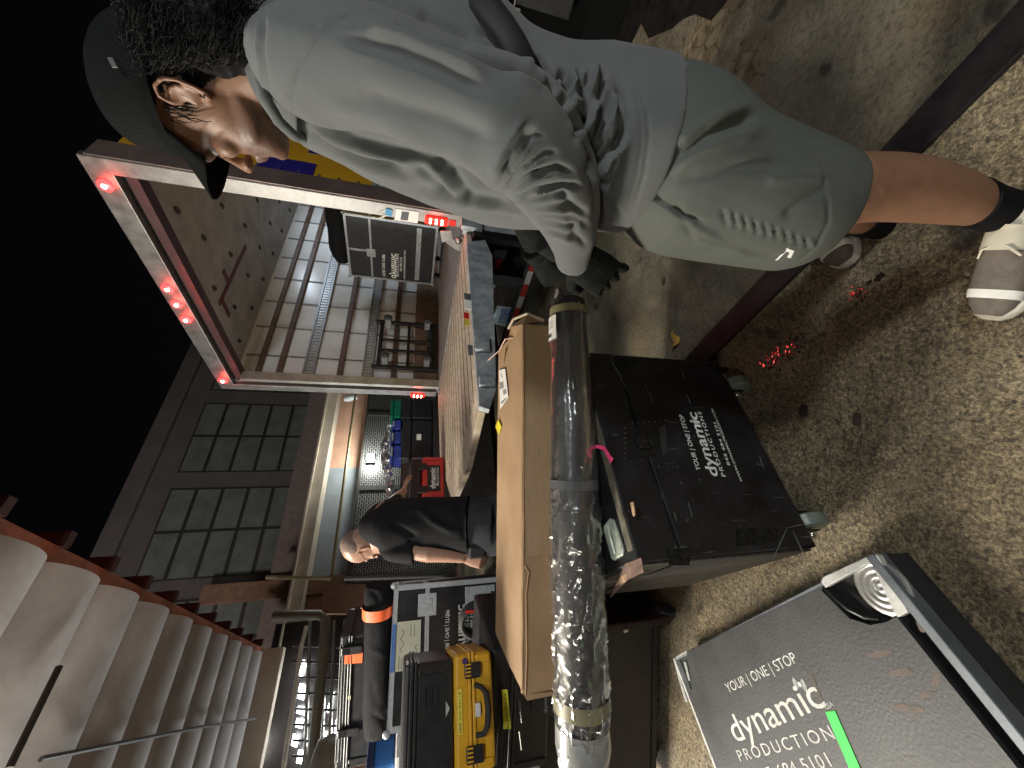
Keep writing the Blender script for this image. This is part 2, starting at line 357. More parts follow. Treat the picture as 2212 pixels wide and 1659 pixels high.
FLOORW = mat('truck_floor_wood', (0.17, 0.14, 0.13), 0.55, var=0.4, scale=9, stretch=(3, 3, 1), bump=0.2)
CEIL = mat('roof_liner', (0.38, 0.385, 0.39), 0.7, var=0.2, scale=4)
UND = mat('underbody_black', (0.01, 0.01, 0.01), 0.6, var=0.4)
TAPEW = mat('reflective_white', (0.6, 0.58, 0.54), 0.4); BLU = mat('logo_blue', (0.02, 0.015, 0.16), 0.45, var=0.1)
BLT = mat('blue_plate_print', (0.05, 0.16, 0.55), 0.5, var=0)
B0 = 2.86; BE = 10.0
T = thing('box_truck', 'yellow box truck with its rear open, red marker lights on and liftgate deck out', 'truck', wl(3.0, 6.0))
nw = put('side_wall', bx(((1.80, 3.23, .98), (1.84, BE, 3.42))), YEL, T); nw['label'] = 'yellow outer side wall'
for q_ in (((1.793, 3.236, 2.16), (1.80, 3.43, 2.56)), ((1.793, 3.60, 2.0), (1.80, 3.95, 2.25)), ((1.793, 3.5, 1.74), (1.80, 3.9, 1.80))): put('logo_stripe', bx(q_), BLU, nw)
put('side_band', bx(((1.794, 3.23, 1.56), (1.80, BE, 1.72)), ((1.794, 3.23, .98), (1.80, BE, 1.28))), mat('grey_side_band', (0.33, 0.31, 0.28), 0.5, 0.3), nw)
for c_ in [wl(1.79, 3.26, 1.1 + .145 * i) for i in range(16)] + [wl(1.796, 3.05, 1.18 + .29 * i) for i in range(8)]: put('rivet', MB().ell(c_, (.010, .010, .010), n=4, m=6), ALU, nw)
put('far_wall', bx(((4.2, B0 + .05, .98), (4.28, BE, 3.42))), PANEL, T)
put('panel_seams', bx(*[((4.188, 3.3 + .47 * i, 1.3), (4.2, 3.315 + .47 * i, 3.27)) for i in range(14)]), SEAM, T)
put('front_wall', bx(((1.84, BE - .05, .98), (4.2, BE, 3.42))), PANEL, T)
for z, h in ((3.08, .055), (2.86, .06), (2.19, .062), (1.55, .062)): put('wall_slat', bx(((4.155, B0 + .1, z - h / 2), (4.188, BE - .06, z + h / 2))), WOODS, T, bevel=.004)
put('kick_board', bx(((4.16, B0 + .1, .99), (4.188, BE - .06, 1.30))), KICK, T)
for z in (2.545, 1.87):
    m = bx(((4.172, B0 + .1, z - .065), (4.188, BE - .06, z + .065)), ((4.160, B0 + .1, z + .045), (4.172, BE - .06, z + .065)), ((4.160, B0 + .1, z - .065), (4.172, BE - .06, z - .045)))
    tr = put('logistic_track', m, TRACKM, T)
    put('track_slots', bx(*[((4.166, 3.0 + .052 * i, z - .036), (4.1715, 3.022 + .052 * i, z + .036)) for i in range(110)]), mat('slot_metal', (0.45, 0.46, 0.46), 0.35, 0.8), tr)
put('roof', bx(((1.84, B0 + .05, 3.36), (4.2, BE - .05, 3.42))), mat('roof_skin', (0.3, 0.3, 0.3), 0.6), T)
cl = put('ceiling', bx(((1.86, B0 + .10, 3.30), (4.19, BE - .06, 3.355))), CEIL, T)
for j, a in enumerate((2.35, 2.75, 3.2, 3.65, 4.0)):
    for i in range(9): put('ceiling_fixing', MB().ell(wl(a, 3.35 + .55 * i + (.2 if j % 2 else 0), 3.298), (.03, .055, .012), n=4, m=8), mat('dark_fixing', (0.05, 0.03, 0.03), 0.6), cl)
put('repair_strip', bx(((3.35, 3.30, 3.293), (3.40, 4.3, 3.30)), ((3.2, 3.6, 3.292), (3.35, 3.66, 3.30)), ((3.40, 3.35, 3.292), (3.62, 3.41, 3.30))), mat('maroon_strip', (0.12, 0.03, 0.03), 0.6), cl)
put('cargo_floor', bx(*[((1.85 + .12 * i, B0, .94), (1.967 + .12 * i, BE, .98)) for i in range(20)]), FLOORW, T)
fr = put('rear_frame', bx(((1.70, B0, 1.0), (1.81, B0 + .06, 3.30)), ((4.2, B0, 1.0), (4.30, B0 + .06, 3.30)), ((1.70, B0, 3.29), (4.30, B0 + .058, 3.44)), ((1.70, B0, .80), (4.30, B0 + .057, .98))), ALU, T, bevel=.006)
put('corner_post', bx(((1.80, B0 + .06, .98), (1.835, 3.23, 3.42))), POSTS, T); put('post_lip', bx(((1.69, B0 + .01, .9), (1.70, 3.06, 3.40))), POSTS, T)
put('header_channel', bx(((1.81, B0 + .06, 3.20), (4.2, B0 + .16, 3.27)), ((4.14, B0 + .06, .98), (4.2, B0 + .13, 3.2))), mat('dark_channel', (0.07, 0.03, 0.03), 0.5, 0.3), T)
put('door_guide', bx(((4.09, B0 + .01, .98), (4.135, B0 + .12, 3.2))), mat('guide_metal', (0.4, 0.39, 0.35), 0.4, 0.7, var=.2), T)
for i, a in enumerate((1.885, 2.782, 2.96, 3.153, 4.12)):
    h = put('marker_light', MB().lathe(wl(a, B0 - .001, 3.37), -L, [(0, .042), (.012, .042), (.02, .03), (.022, .001)], 20), REDL, T, smooth=40)
    put('bulb', MB().lathe(wl(a, B0 - .022, 3.37), -L, [(0, .016), (.006, .014), (.008, .002)], 12), REDH, h)
    light('POINT', 'marker_glow', wl(a, B0 - .07, 3.36), .75, (1, .07, .05), .03)
for a, z in ((1.775, 1.20), (4.272, 1.235)):
    h = put('tail_light', MB().bb((a - .035, B0 - .022, z - .09), (a + .035, B0, z + .09), AX), mat('red_tail_lens', (0.35, 0.01, 0.01), 0.25, var=0, emis=(1, .02, .01), est=1.6), T, bevel=.015, bseg=3)
    put('led', join(*[MB().ell(wl(a - .014 + .028 * j, B0 - .024, z - .045 + .045 * i), (.009, .009, .009), n=5, m=8) for i in range(3) for j in range(2)]), REDH, h)
    light('POINT', 'tail_glow', wl(a, B0 - .09, z), 0.45, (1, .06, .04), .03)
put('reflector', bx(((1.75, B0 - .006, 1.045), (1.80, B0, 1.10))), REDD, T)
pl = PLn(B0 - .003)
poly('sticker', pl, [(856, 451), (905, 458), (902, 482), (852, 475)], .002, PAPER, T, off=.002)
poly('sticker_print', pl, [(868, 456), (884, 458), (881, 476), (865, 474)], .002, mat('grey_print', (0.08, 0.08, 0.09), 0.6), T, off=.004)
poly('inspection_tag', pl, [(834, 449), (848, 453), (845, 468), (831, 462)], .004, mat('blue_tag', (0.03, 0.22, 0.42), 0.5), T, off=.006)
put('door_cable', join(MB().tube([onplane(816, 461, pl), onplane(836, 452, pl)], .005, 6), MB().tube([onplane(818, 472, pl), onplane(840, 463, pl)], .005, 6), MB().tube([onplane(824, 455, pl), onplane(829, 470, pl)], .004, 6)), mat('cream_cord', (0.7, 0.66, 0.55), 0.6), T)
pl2 = PLn(B0 - .02)
put('door_latch', join(MB().prism([onplane(*q, pl2) for q in ((950, 500), (975, 498), (980, 520), (955, 524))], L * .02), MB().ell(onplane(990, 520, pl2), (.03, .03, .03), n=6, m=10), MB().prism([onplane(*q, pl2) for q in ((962, 524), (1000, 512), (1004, 548), (985, 540))], L * .02)), ALU, T, bevel=.003)
# liftgate
deckm = mat('weathered_deck_board', (0.44, 0.37, 0.29), 0.6, var=0.3, scale=4, stretch=(6, 1.2, 1), bump=0.35, bscale=12, col2=(0.28, 0.22, 0.15))
dp_ = [(1.74, 2.80), (1.74, 1.10), (2.3, .98), (3.05, 1.02), (4.05, 1.85), (4.25, 2.80)]
lg = put('liftgate_deck', MB().prism([wl(a, b, .975) for a, b in dp_], (0, 0, -.04)), deckm, T, bevel=.003)
put('board_gaps', bx(*[((1.75 + .14 * i, 1.22 + max(0, i - 9) * .14, .976), (1.756 + .14 * i, 2.79, .9775)) for i in range(1, 17)]), mat('gap_dark', (0.06, 0.045, 0.03), 0.8), lg)
GPAINT = mat('worn_grey_steel', (0.33, 0.36, 0.38), 0.5, 0.35, var=0.3, scale=14, bump=0.2, rvar=.1)
sd = put('liftgate_side_rail', MB().prism([wl(1.70, b, z) for b, z in ((2.52, .985), (1.08, .985), (1.06, .93), (1.2, .88), (2.40, .80), (2.58, .84))], W * .04), GPAINT, T, bevel=.003)
pr = PW(1.70)
poly('rail_sticker', pr, [(1002, 633), (1017, 636), (1017, 650), (1003, 647)], .002, mat('grey_sticker', (0.09, 0.09, 0.10), 0.6), sd, off=.003)
poly('rail_sticker', pr, [(1003, 648), (1017, 651), (1018, 670), (1004, 667)], .002, PAPER, sd, off=.003)
poly('warning_sticker', pr, [(1002, 675), (1013, 677), (1013, 690), (1003, 688)], .002, REDD, sd, off=.003)
poly('warning_sticker', pr, [(1003, 689), (1013, 691), (1014, 705), (1004, 703)], .002, mat('yellow_sticker', (0.6, 0.48, 0.05), 0.5), sd, off=.003)
poly('rail_sticker', pr, [(1010, 745), (1021, 747), (1022, 768), (1012, 768)], .002, mat('grey_sticker', (0.09, 0.09, 0.10), 0.6), sd, off=.003)
for q_ in (((1.665, 1.45, .90), (1.695, 1.56, .99)), ((1.67, 1.2, .89), (1.695, 1.26, .98))): put('rail_bracket', bx(q_), GPAINT, sd, bevel=.004)
put('lift_column', bx(((1.70, 2.70, .42), (1.76, 2.84, 1.0)), ((1.66, 2.66, .86), (1.70, 2.86, 1.02))), GPAINT, T, bevel=.004)
put('lift_column_cap', bx(((1.69, 2.60, .50), (1.74, 2.69, .93))), BLKM, T, bevel=.004)
put('lift_arm', join(MB().tube([wl(1.60, 2.9, .93), wl(1.55, 2.95, .82), wl(1.48, 2.75, .62)], .045, 10), MB().tube([wl(1.5, 3.0, .9), wl(1.2, 3.0, .7)], .05, 8), MB().lathe(wl(1.52, 2.80, .80), -L, [(0, .035), (.03, .035)], 12)), BLKM, T, smooth=40)
put('hinge_block', bx(((1.78, 2.45, .80), (1.92, 2.72, .93))), mat('tan_hinge', (0.22, 0.17, 0.12), 0.55, 0.4, var=.4), T, bevel=.02)
put('underbody', bx(((1.95, 3.15, .52), (4.1, BE, .93)), ((2.3, 2.95, .30), (2.42, 3.6, .9)), ((3.5, 2.95, .30), (3.62, 3.6, .9))), UND, T)
bp_ = put('rear_bumper', bx(((2.1, 3.06, .52), (4.15, 3.14, .64)), ((2.0, 2.96, .20), (4.15, 3.02, .33))), UND, T, bevel=.005)
for i in range(7):
    for q_ in (((2.20 + .17 * i, 3.048, .55), (2.37 + .17 * i, 3.059, .605)), ((2.05 + .16 * i, 2.948, .245), (2.21 + .16 * i, 2.959, .30))): put('reflective_tape', bx(q_), TAPEW if i % 2 else REDD, bp_)
pp = PLn(2.93)
lp = poly('license_plate', pp, [(1074, 661), (1104, 664), (1092, 705), (1063, 699)], .004, mat('plate_white', (0.55, 0.68, 0.72), 0.4, var=.1), T)
put('plate_number', text_on('J1223655', pp, (1094, 700), (1104, 668), .10, bold=.02, off=.003), BLT, lp)
put('plate_lamp', MB().ell(onplane(1058, 680, pp), (.045, .03, .03), n=6, m=10), mat('plate_lamp_lens', (0.8, 0.85, 0.8), 0.3, var=0, emis=(0.8, 1.0, 0.9), est=2.5), T)
TIRE = mat('tyre_rubber', (0.016, 0.016, 0.016), 0.75, bump=.3, bscale=50)
for a in (2.05, 3.95):
    t_ = put('wheel', MB().lathe(wl(a - .14, 7.2, .48), W, [(0, .3), (0, .44), (.03, .48), (.25, .48), (.28, .44), (.28, .3)], 28), TIRE, T, smooth=40)
    put('rim', MB().lathe(wl(a - .15, 7.2, .48), W, [(0, .08), (.02, .29), (.05, .29)], 20), ALU, t_)
light('AREA', 'truck_dome_light', wl(3.0, 6.0, 3.25), 22, (0.72, 0.85, 1.0), .25, wl(3.3, 6.0, 1))
light('POINT', 'truck_dome_light', wl(2.5, 7.6, 2.9), 9, (0.72, 0.85, 1.0), .06)
# ---- flight case builder (local: x right, y into depth, z up; front face at y = 0)
def wordmark(parent, O, X, Y, n, w, small=True, extra=True, mat_=None):
    """the printed company mark on a case face; O lower left of the printed area"""
    mm = mat_ or WHT; pl = (O, n)
    def tx(s, x, y, ln, h, bold=0, sp=1.0): put('printed_lettering', text_on(s, pl, O + X * (x * w) + Y * (y * w), O + X * ((x + ln) * w) + Y * (y * w), h * w, bold=bold, spacing=sp), mm, parent)
    tx('YOUR | ONE | STOP', .02, .56, .86, .085, .01)
    tx('dynamic', 0, .27, .98, .21, .012)
    tx('PRODUCTIONS', .10, .13, .90, .085, .005, 1.3)
    if extra: tx('845 684 5101', .33, .01, .55, .07); tx('WWW.DYNAMICPRODUSA.COM', .0, -.11, 1.15, .055)
    for k, r in enumerate((.016, .035, .055)):
        c = O + X * (.845 * w) + Y * (.50 * w) + n * .0015
        if k == 0: m_ = MB().lathe(c, n, [(0, r * w), (.0006, r * w)], 14)
        else:
            m_ = MB()
            for s_ in (-1, 1):
                pts = [c + (X * math.cos(t) * s_ + Y * math.sin(t)) * r * w for t in [rad(-50 + 100 * i / 8) for i in range(9)]]; m_.tube(pts, .006 * w, 4)
        put('signal_mark', m_, mm, parent)
def flight_case(name, label, cat, loc, rz, w, d, h, trim=None, split=None, latches=(.3, .7), cast=.1, group=None):
    t = thing(name, label, cat, loc, group, local=True, rz=rz); tm = trim or ZINC; z0 = cast
    put('body', MB().bb((.006, .006, z0 + .006), (w - .006, d - .006, h - .006)), BLK, t)
    m = MB(); e = .028
    for z in (z0, h - e):
        m.bb((0, 0, z), (w, e * .2, z + e)); m.bb((0, d - e * .2, z), (w, d, z + e)); m.bb((0, e * .2, z), (e * .2, d - e * .2, z + e)); m.bb((w - e * .2, e * .2, z), (w, d - e * .2, z + e))
    m.bb((0, 0, h - .0055), (w, e, h)); m.bb((0, d - e, h - .0055), (w, d, h)); m.bb((0, e, h - .005), (e, d - e, h)); m.bb((w - e, e, h - .005), (w, d - e, h))
    for x in (0, w - e):
        m.bb((x, -.0005, z0 + e), (x + e, e * .2, h - e)); m.bb((x, d - e * .2, z0 + e), (x + e, d + .0005, h - e))
    for x in (0, w - e * .2): m.bb((x - .0003, e * .2, z0 + e), (x + e * .2 + .0003, e, h - e)); m.bb((x, d - e, z0 + e), (x + e * .2, d - e * .2, h - e))
    if split: m.bb((e, -.001, split - .012), (w - e, .005, split - .001)); m.bb((e, -.001, split + .001), (w - e, .005, split + .012)); m.bb((w - .005, .01, split - .012), (w + .001, d - .01, split + .012)); m.bb((-.001, .01, split - .012), (.005, d - .01, split + .012))
    put('edge_trim', m, tm, t)
    for x in (0, w):
        for z in (z0, h): put("ball_corner", MB().ell((x, .0, z), (.02, .014, .02), n=6, m=8), tm, t, smooth=60)
    if split:
        for q in latches:
            x = q * w; lt = put('latch_dish', MB().bb((x - .06, -.003, split - .055), (x + .06, .004, split + .055)), tm, t, bevel=.004)
            put('latch_wing', join(MB().bb((x - .03, -.008, split - .03), (x + .03, -.002, split + .03)), MB().bb((x - .006, -.016, split - .022), (x + .006, -.008, split + .022))), tm, lt, bevel=.003)
    if cast:
        for x in (.1, w - .1):
            for y in (.1, d - .1): put('caster', join(MB().lathe((x - .015, y, .045), (1, 0, 0), [(0, .02), (0, .045), (.03, .045), (.03, .02)], 14), MB().bb((x - .025, y - .03, .075), (x + .025, y + .03, z0))), RUB, t, smooth=40)
    return t
rzA = math.atan2(W.y, W.x)  # local x along W
e_ = wl(2.88, 4.5, .98)
fc = flight_case('flight_case', 'black flight case with silver edging standing inside the open truck', 'flight case', wl(3.83, 4.5, .98), rzA + math.pi, .95, .6, 1.23, split=.93, latches=(.45,), cast=.1)
put('face_band', MB().bb((.06, -.002, .30), (.89, .004, .36)), ZINC, fc)
put('lid_divider', join(MB().bb((.44, -.002, .96), (.47, .004, 1.2))), ZINC, fc)
wordmark(fc, Vector((.05, -.003, .56)), Vector((1, 0, 0)), ZU, Vector((0, -1, 0)), .42)
# soft bag on top of it
BAGM = mat('black_canvas', (0.009, 0.009, 0.010), 0.85, spec=.12, var=.4, scale=40, bump=.2)
mb = MB().rings([(wl(3.80 - .9 * t, 4.85, 2.33 + .02 * math.sin(9 * t)), L * (.16 + .12 * math.sin(math.pi * min(1, t * 1.02))) * .9, ZU * (.10 + .06 * math.sin(math.pi * t)), .8) for t in [i / 9 for i in range(10)]], 16)
tag(put('duffel_bag', mb, BAGM, smooth=60), 'black soft bag lying on top of the flight case inside the truck', 'bag')
# upright dolly against the far wall
D = thing('wheel_dolly', 'black metal dolly frame stood on edge against the white wall inside the truck', 'dolly', wl(4.12, 3.5, .98))
fm = MB()
for z in (1.06, 1.74): fm.bb((4.06, 3.12, z - .025), (4.10, 3.94, z + .025), AX)
for b in (3.14, 3.92): fm.bb((4.06, b - .025, 1.0), (4.10, b + .025, 1.82), AX)
for b in (3.42, 3.60): fm.bb((4.065, b - .018, 1.06), (4.095, b + .018, 1.74), AX)
fm.bb((4.065, 3.14, 1.36), (4.095, 3.92, 1.40), AX)
put('frame', fm, BLKM, D, bevel=.006)
for b, z in ((3.2, 1.14), (3.85, 1.14), (3.2, 1.66), (3.85, 1.66)):
    c_ = put('caster', MB().lathe(wl(3.93, b, z), L, [(-.02, .03), (-.02, .055), (.02, .055), (.02, .03)], 16), RUB, D, smooth=40)
    put('fork', MB().bb((3.93, b - .035, z - .035), (4.06, b + .035, z + .035), AX), ZINC, c_)
put('panel', MB().bb((4.07, 3.15, 1.02), (4.09, 3.92, 1.14), AX), BLK, D)
# ---------------- second vehicle, low behind the man
V = thing('flatbed_truck', 'dark flatbed edge with red and white tape beyond the man in grey', 'truck', wl(-.5, 6, 0))
put('side_rail', bx(((.62, 3.3, .86), (.70, 10, .97)), ((-1.6, 3.3, .88), (.62, 10, .95))), UND, V)
for i in range(10):
    put('reflective_tape', bx(((.612, 3.6 + .3 * i, .925), (.6195, 3.9 + .3 * i, .965))), REDD if i % 2 else TAPEW, V)
put('rail_trim', bx(((.605, 3.5, .88), (.6195, 10, .905))), mat('grey_trim', (0.2, 0.19, 0.17), .5, .3), V)
yl = put('yellow_label_strip', bx(((.60, 3.45, .83), (.618, 6.0, .855))), mat('pale_yellow_strip', (0.62, 0.58, 0.35), .5), V)
put('tool_box', bx(((.05, 3.42, .42), (.52, 3.55, .80))), mat('dark_toolbox', (0.03, 0.03, 0.028), .45, .4, var=.3), V, bevel=.01)
put('tool_box_edge', bx(((.05, 3.40, .80), (.54, 3.42, .81)), ((.53, 3.40, .76), (.545, 3.42, .80))), ALU, V)
put('underside_shade_block', bx(((-1.6, 3.56, .01), (.72, 9, .86))), mat('matt_black_shade', (.004, .004, .004), .9, spec=.1), V)  # solid black box stands in for the shade under the flatbed

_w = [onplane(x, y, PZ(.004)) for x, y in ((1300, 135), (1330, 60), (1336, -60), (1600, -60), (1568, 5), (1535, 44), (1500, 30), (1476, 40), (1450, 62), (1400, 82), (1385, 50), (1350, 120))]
o_ = struct('dark_ground_patch', MB().prism(_w, (0, 0, -.004)), mat('black_ground_patch', (.012, .010, .008), .45, var=.5, scale=12, bump=.4, bscale=60))  # flat near-black patch on the ground beside the flatbed
# ---------------- building behind the truck (wall runs along the truck's length)
FA = 10.5; pf = PW(FA)
MAUVE = mat('mauve_render', (0.11, 0.095, 0.088), 0.85, var=0.15, scale=2)
PEACH = mat('peach_render', (0.50, 0.30, 0.21), 0.8, var=0.12, scale=2.5)
GREYP = mat('grey_blue_panel', (0.25, 0.28, 0.31), 0.5, var=0.12, scale=2)
CREAM = mat('cream_beam', (0.60, 0.52, 0.42), 0.6, var=0.1, scale=4)
DGL = mat('dark_pane', (0.13, 0.14, 0.135), 0.5, var=0.2, scale=3)
DFR = mat('dark_frame', (0.026, 0.023, 0.02), 0.6)
Bd = thing('warehouse', 'dark warehouse with tall paned windows and a pale ledge over its mesh gates', 'building', wl(FA, 4, 0))
def zat(x, y): return onplane(x, y, pf).z
def bat(x, y): return onplane(x, y, pf).dot(L)
ZT = zat(415, 760)
put('wall', bx(((FA, -14, 0), (FA + .5, 22, ZT))), MAUVE, Bd)
put('parapet', bx(((FA - .12, -14, ZT - .35), (FA + .05, 22, ZT + .05))), MAUVE, Bd, bevel=.02)
zb0, zb1 = zat(736, 870), zat(713, 870)
put('ledge', bx(((FA - .55, -14, zb0), (FA, 22, zb1)), ((FA - .62, -14, zb1 - .05), (FA, 22, zb1))), CREAM, Bd, bevel=.01)
put('upper_band', bx(((FA - .12, -14, zb1 + .02), (FA, 22, zb1 + .55))), mat('mauve_band', (0.22, 0.17, 0.155), .8), Bd)
bsp = bat(745, 1012)
put('peach_wall', bx(((FA - .04, bsp, 0.02), (FA, 22, zb0)), ((FA - .04, -14, 0.02), (FA, bat(745, 1262), zb0))), PEACH, Bd)
put('grey_wall', bx(((FA - .045, bat(745, 1262), 0.02), (FA, bsp, zb0))), GREYP, Bd)
for wy0, wy1 in ((850, 1020), (1025, 1245), (640, 845), (1250, 1480)):
    b0, b1 = bat(500, wy1), bat(500, wy0) - .35
    z0, z1 = zat(600, 1000) - .6, zat(440, 930) + .2
    wd_ = put('window', bx(((FA - .02, b0, z0), (FA - .005, b1, z1))), DFR, Bd); nx, nz_ = 5, 2 if wy1 < 1100 else 3
    m = MB(); nxx = max(2, int((b1 - b0) / 1.15)); 
    for i in range(nxx):
        for j in range(5):
            u0 = b0 + (b1 - b0) * i / nxx + .035; u1 = b0 + (b1 - b0) * (i + 1) / nxx - .035; v0 = z0 + (z1 - z0) * j / 5 + .04; v1 = z0 + (z1 - z0) * (j + 1) / 5 - .04
            m.bb((FA - .03, u0, v0), (FA - .021, u1, v1), AX)
    put('panes', m, DGL, wd_)
put('column', bx(((FA - .3, bat(700, 1250) - .35, 0), (FA - .045, bat(700, 1250), zb0 + 2.0))), mat('brown_column', (0.20, 0.11, 0.07), .8, var=.2), Bd)
pq = PW(FA - .75)
tag(put('conduit_pipe', MB().tube([onplane(775, 830, pq), onplane(767, 858, pq), onplane(740, 1060, pq), onplane(718, 1232, pq), onplane(716, 1262, pq)], .035, 10), mat('brass_pipe', (0.45, 0.38, 0.22), .4, .5), smooth=40), 'long thin yellowish pipe running along the lit wall above the mesh gates', 'pipe')
tag(put('conduit_pipe', join(MB().tube([onplane(575, 1247, pq), onplane(700, 1249, pq), onplane(716, 1250, pq)], .04, 8), MB().tube([onplane(716, 1250, pq), onplane(722, 1240, pq)], .05, 8)), mat('brass_pipe', (0.45, 0.38, 0.22), .4, .5), smooth=40), 'upright pipe at the far corner of the warehouse beside the brown column', 'pipe')
# mesh gates
def mesh_mat():
    m = bpy.data.materials.new('woven_mesh'); m.use_nodes = True; N = m.node_tree.nodes; K = m.node_tree.links; bs = N['Principled BSDF']
    tc = N.new('ShaderNodeTexCoord'); sp = N.new('ShaderNodeVectorMath'); sp.operation = 'DOT_PRODUCT'; K.new(tc.outputs['Object'], sp.inputs[0]); sp.inputs[1].default_value = tuple(L)
    sx = N.new('ShaderNodeSeparateXYZ'); K.new(tc.outputs['Object'], sx.inputs[0]); cb = N.new('ShaderNodeCombineXYZ'); K.new(sp.outputs['Value'], cb.inputs[0]); K.new(sx.outputs[2], cb.inputs[1])
    b = N.new('ShaderNodeTexBrick'); b.inputs['Scale'].default_value = 4.6; b.inputs['Mortar Size'].default_value = .03; b.inputs['Color1'].default_value = (.05, .05, .05, 1); b.inputs['Color2'].default_value = (.02, .02, .02, 1); b.inputs['Mortar'].default_value = (.30, .30, .29, 1)
    K.new(cb.outputs[0], b.inputs['Vector']); K.new(b.outputs[0], bs.inputs['Base Color']); bs.inputs['Roughness'].default_value = .35; bs.inputs['Metallic'].default_value = .5
    bp = N.new('ShaderNodeBump'); bp.inputs['Strength'].default_value = .7; bp.inputs['Distance'].default_value = .02; K.new(b.outputs['Fac'], bp.inputs['Height']); K.new(bp.outputs[0], bs.inputs['Normal'])
    return m
MESH = mesh_mat(); gate_top = zat(795, 880)
gb = [bat(850, 760), bat(850, 907), bat(850, 1063), bat(850, 1200), bat(850, 1262)]
for i in range(4):
    o = thing('mesh_gate', ('mesh gate panel partly hidden by the truck post', 'mesh gate panel holding the bright lamp', 'mesh gate panel just behind the raised arm of the man in black', 'narrow dark mesh gate panel behind the face of the man in black')[i], 'gate', wl(FA - .3, (gb[i] + gb[i + 1]) / 2, 0), 'mesh gates along the warehouse')
    put('mesh', bx(((FA - .30, gb[i + 1] + .04, .06), (FA - .28, gb[i] - .04, gate_top - .03))), MESH, o)
    put('frame', bx(((FA - .34, gb[i + 1], .05), (FA - .26, gb[i + 1] + .05, gate_top)), ((FA - .34, gb[i] - .05, .05), (FA - .26, gb[i], gate_top)), ((FA - .34, gb[i + 1] + .05, gate_top - .06), (FA - .26, gb[i] - .05, gate_top))), DFR, o)
pl3 = PW(FA - .42)
LMP = mat('lamp_glass_lit', (1, 1, .95), .4, var=0, emis=(0.95, 1.0, .93), est=14)
lc = onplane(800, 989, pl3)
lt = thing('wall_lamp', 'small bright lamp shining on the mesh gate above the blue crates', 'lamp', lc)
put('housing', MB().box(lc + W * .05, (.07, .26, .22), (W, L, ZU)), DFR, lt); put('lens', MB().box(lc, (.03, .20, .17), (W, L, ZU)), LMP, lt, bevel=.02)
light('POINT', 'wall_lamp_light', lc - W * .3, 85, (0.96, 1.0, .93), .12)
# security camera style fixture on the ledge
cc = onplane(755, 860, PW(FA - .5))
fx = thing('junction_fixture', 'pale round fixture hanging under the warehouse ledge beside the truck', 'fixture', cc)
put('body', MB().lathe(cc, L * -.3 + ZU * .9, [(-.22, .02), (-.2, .09), (.05, .10), (.16, .05)], 16), mat('pale_fixture', (.5, .54, .56), .4), fx, smooth=50)
# ---------------- goods behind the deck
GRN = mat('green_plastic', (0.0, 0.16, 0.09), .4); BLP = mat('blue_plastic', (0.025, 0.045, 0.26), .3, var=.3, scale=6); CHR = mat('bright_chrome', (.7, .7, .7), .2, .9)
def case_box(name, label, cat, a0, a1, b0, b1, z0, z1, m_, group=None, bev=.02):
    t = thing(name, label, cat, wl((a0 + a1) / 2, (b0 + b1) / 2, z0), group)
    s = z0 + (z1 - z0) * .68
    put('body', bx(((a0, b0, z0), (a1, b1, s))), m_, t, bevel=bev); put('lid', bx(((a0 - .006, b0 - .006, s + .004), (a1 + .006, b1 + .006, z1))), m_, t, bevel=bev)
    return t
PLB = mat('black_plastic', (0.013, 0.013, 0.014), .38, var=.3, scale=25, bump=.25, bscale=200)
sh = bx(((5.1, 1.3, 0.1), (6.3, 3.6, .95)))
ta = put('loading_table', sh, UND); tag(ta, 'dark skirted table behind the truck deck with bins and crates on it', 'table')
def pa(x, y, a): p = onplane(x, y, PW(a)); return p.dot(L), p.z
for (xx, y0, y1, xt, lb) in ((945, 865, 905, 868, 'tall black bin right beside the truck post under the green box'), (945, 908, 990, 868, 'large black bin with a small white sticker behind the deck')):
    bA, _ = pa(xx, y1, 5.5); bB, _ = pa(xx, y0, 5.5); z1 = pa(xt, (y0 + y1) / 2, 5.5)[1]
    t = case_box('storage_bin', lb, 'bin', 5.5, 6.0, bA, bB, .955, z1, PLB, 'black bins behind the deck')
    p_ = onplane(905 if y0 > 900 else 940, (y0 + y1) / 2 - 5, PW(5.48)); put('sticker', MB().box(p_, (.006, .10, .07), (W, L, ZU)), PAPER, t)
for (x0, y0, x1, y1, m_, lb, cat) in ((850, 905, 866, 928, BLP, 'blue crate nearest the truck on the black bins', 'crate'), (848, 930, 866, 958, BLP, 'blue crate in the middle of the row on the black bins', 'crate'), (846, 960, 868, 992, BLP, 'blue crate at the left end of the row under the lamp', 'crate'), (848, 862, 866, 903, GRN, 'green plastic box on the tall black bin by the truck post', 'box')):
    bA, zz = pa(x1, y1, 5.6); bB, z2 = pa(x0, y0, 5.6)
    t = case_box('plastic_crate', lb, cat, 5.6, 5.95, bA + .01, bB - .01, zz, z2 + .02, m_, 'crates on the black bins')
    if m_ is BLP: put('wrap_highlight', bx(((5.585, bA + .04, z2 - .02), (5.592, bB - .05, z2 + .005))), CHR, t)
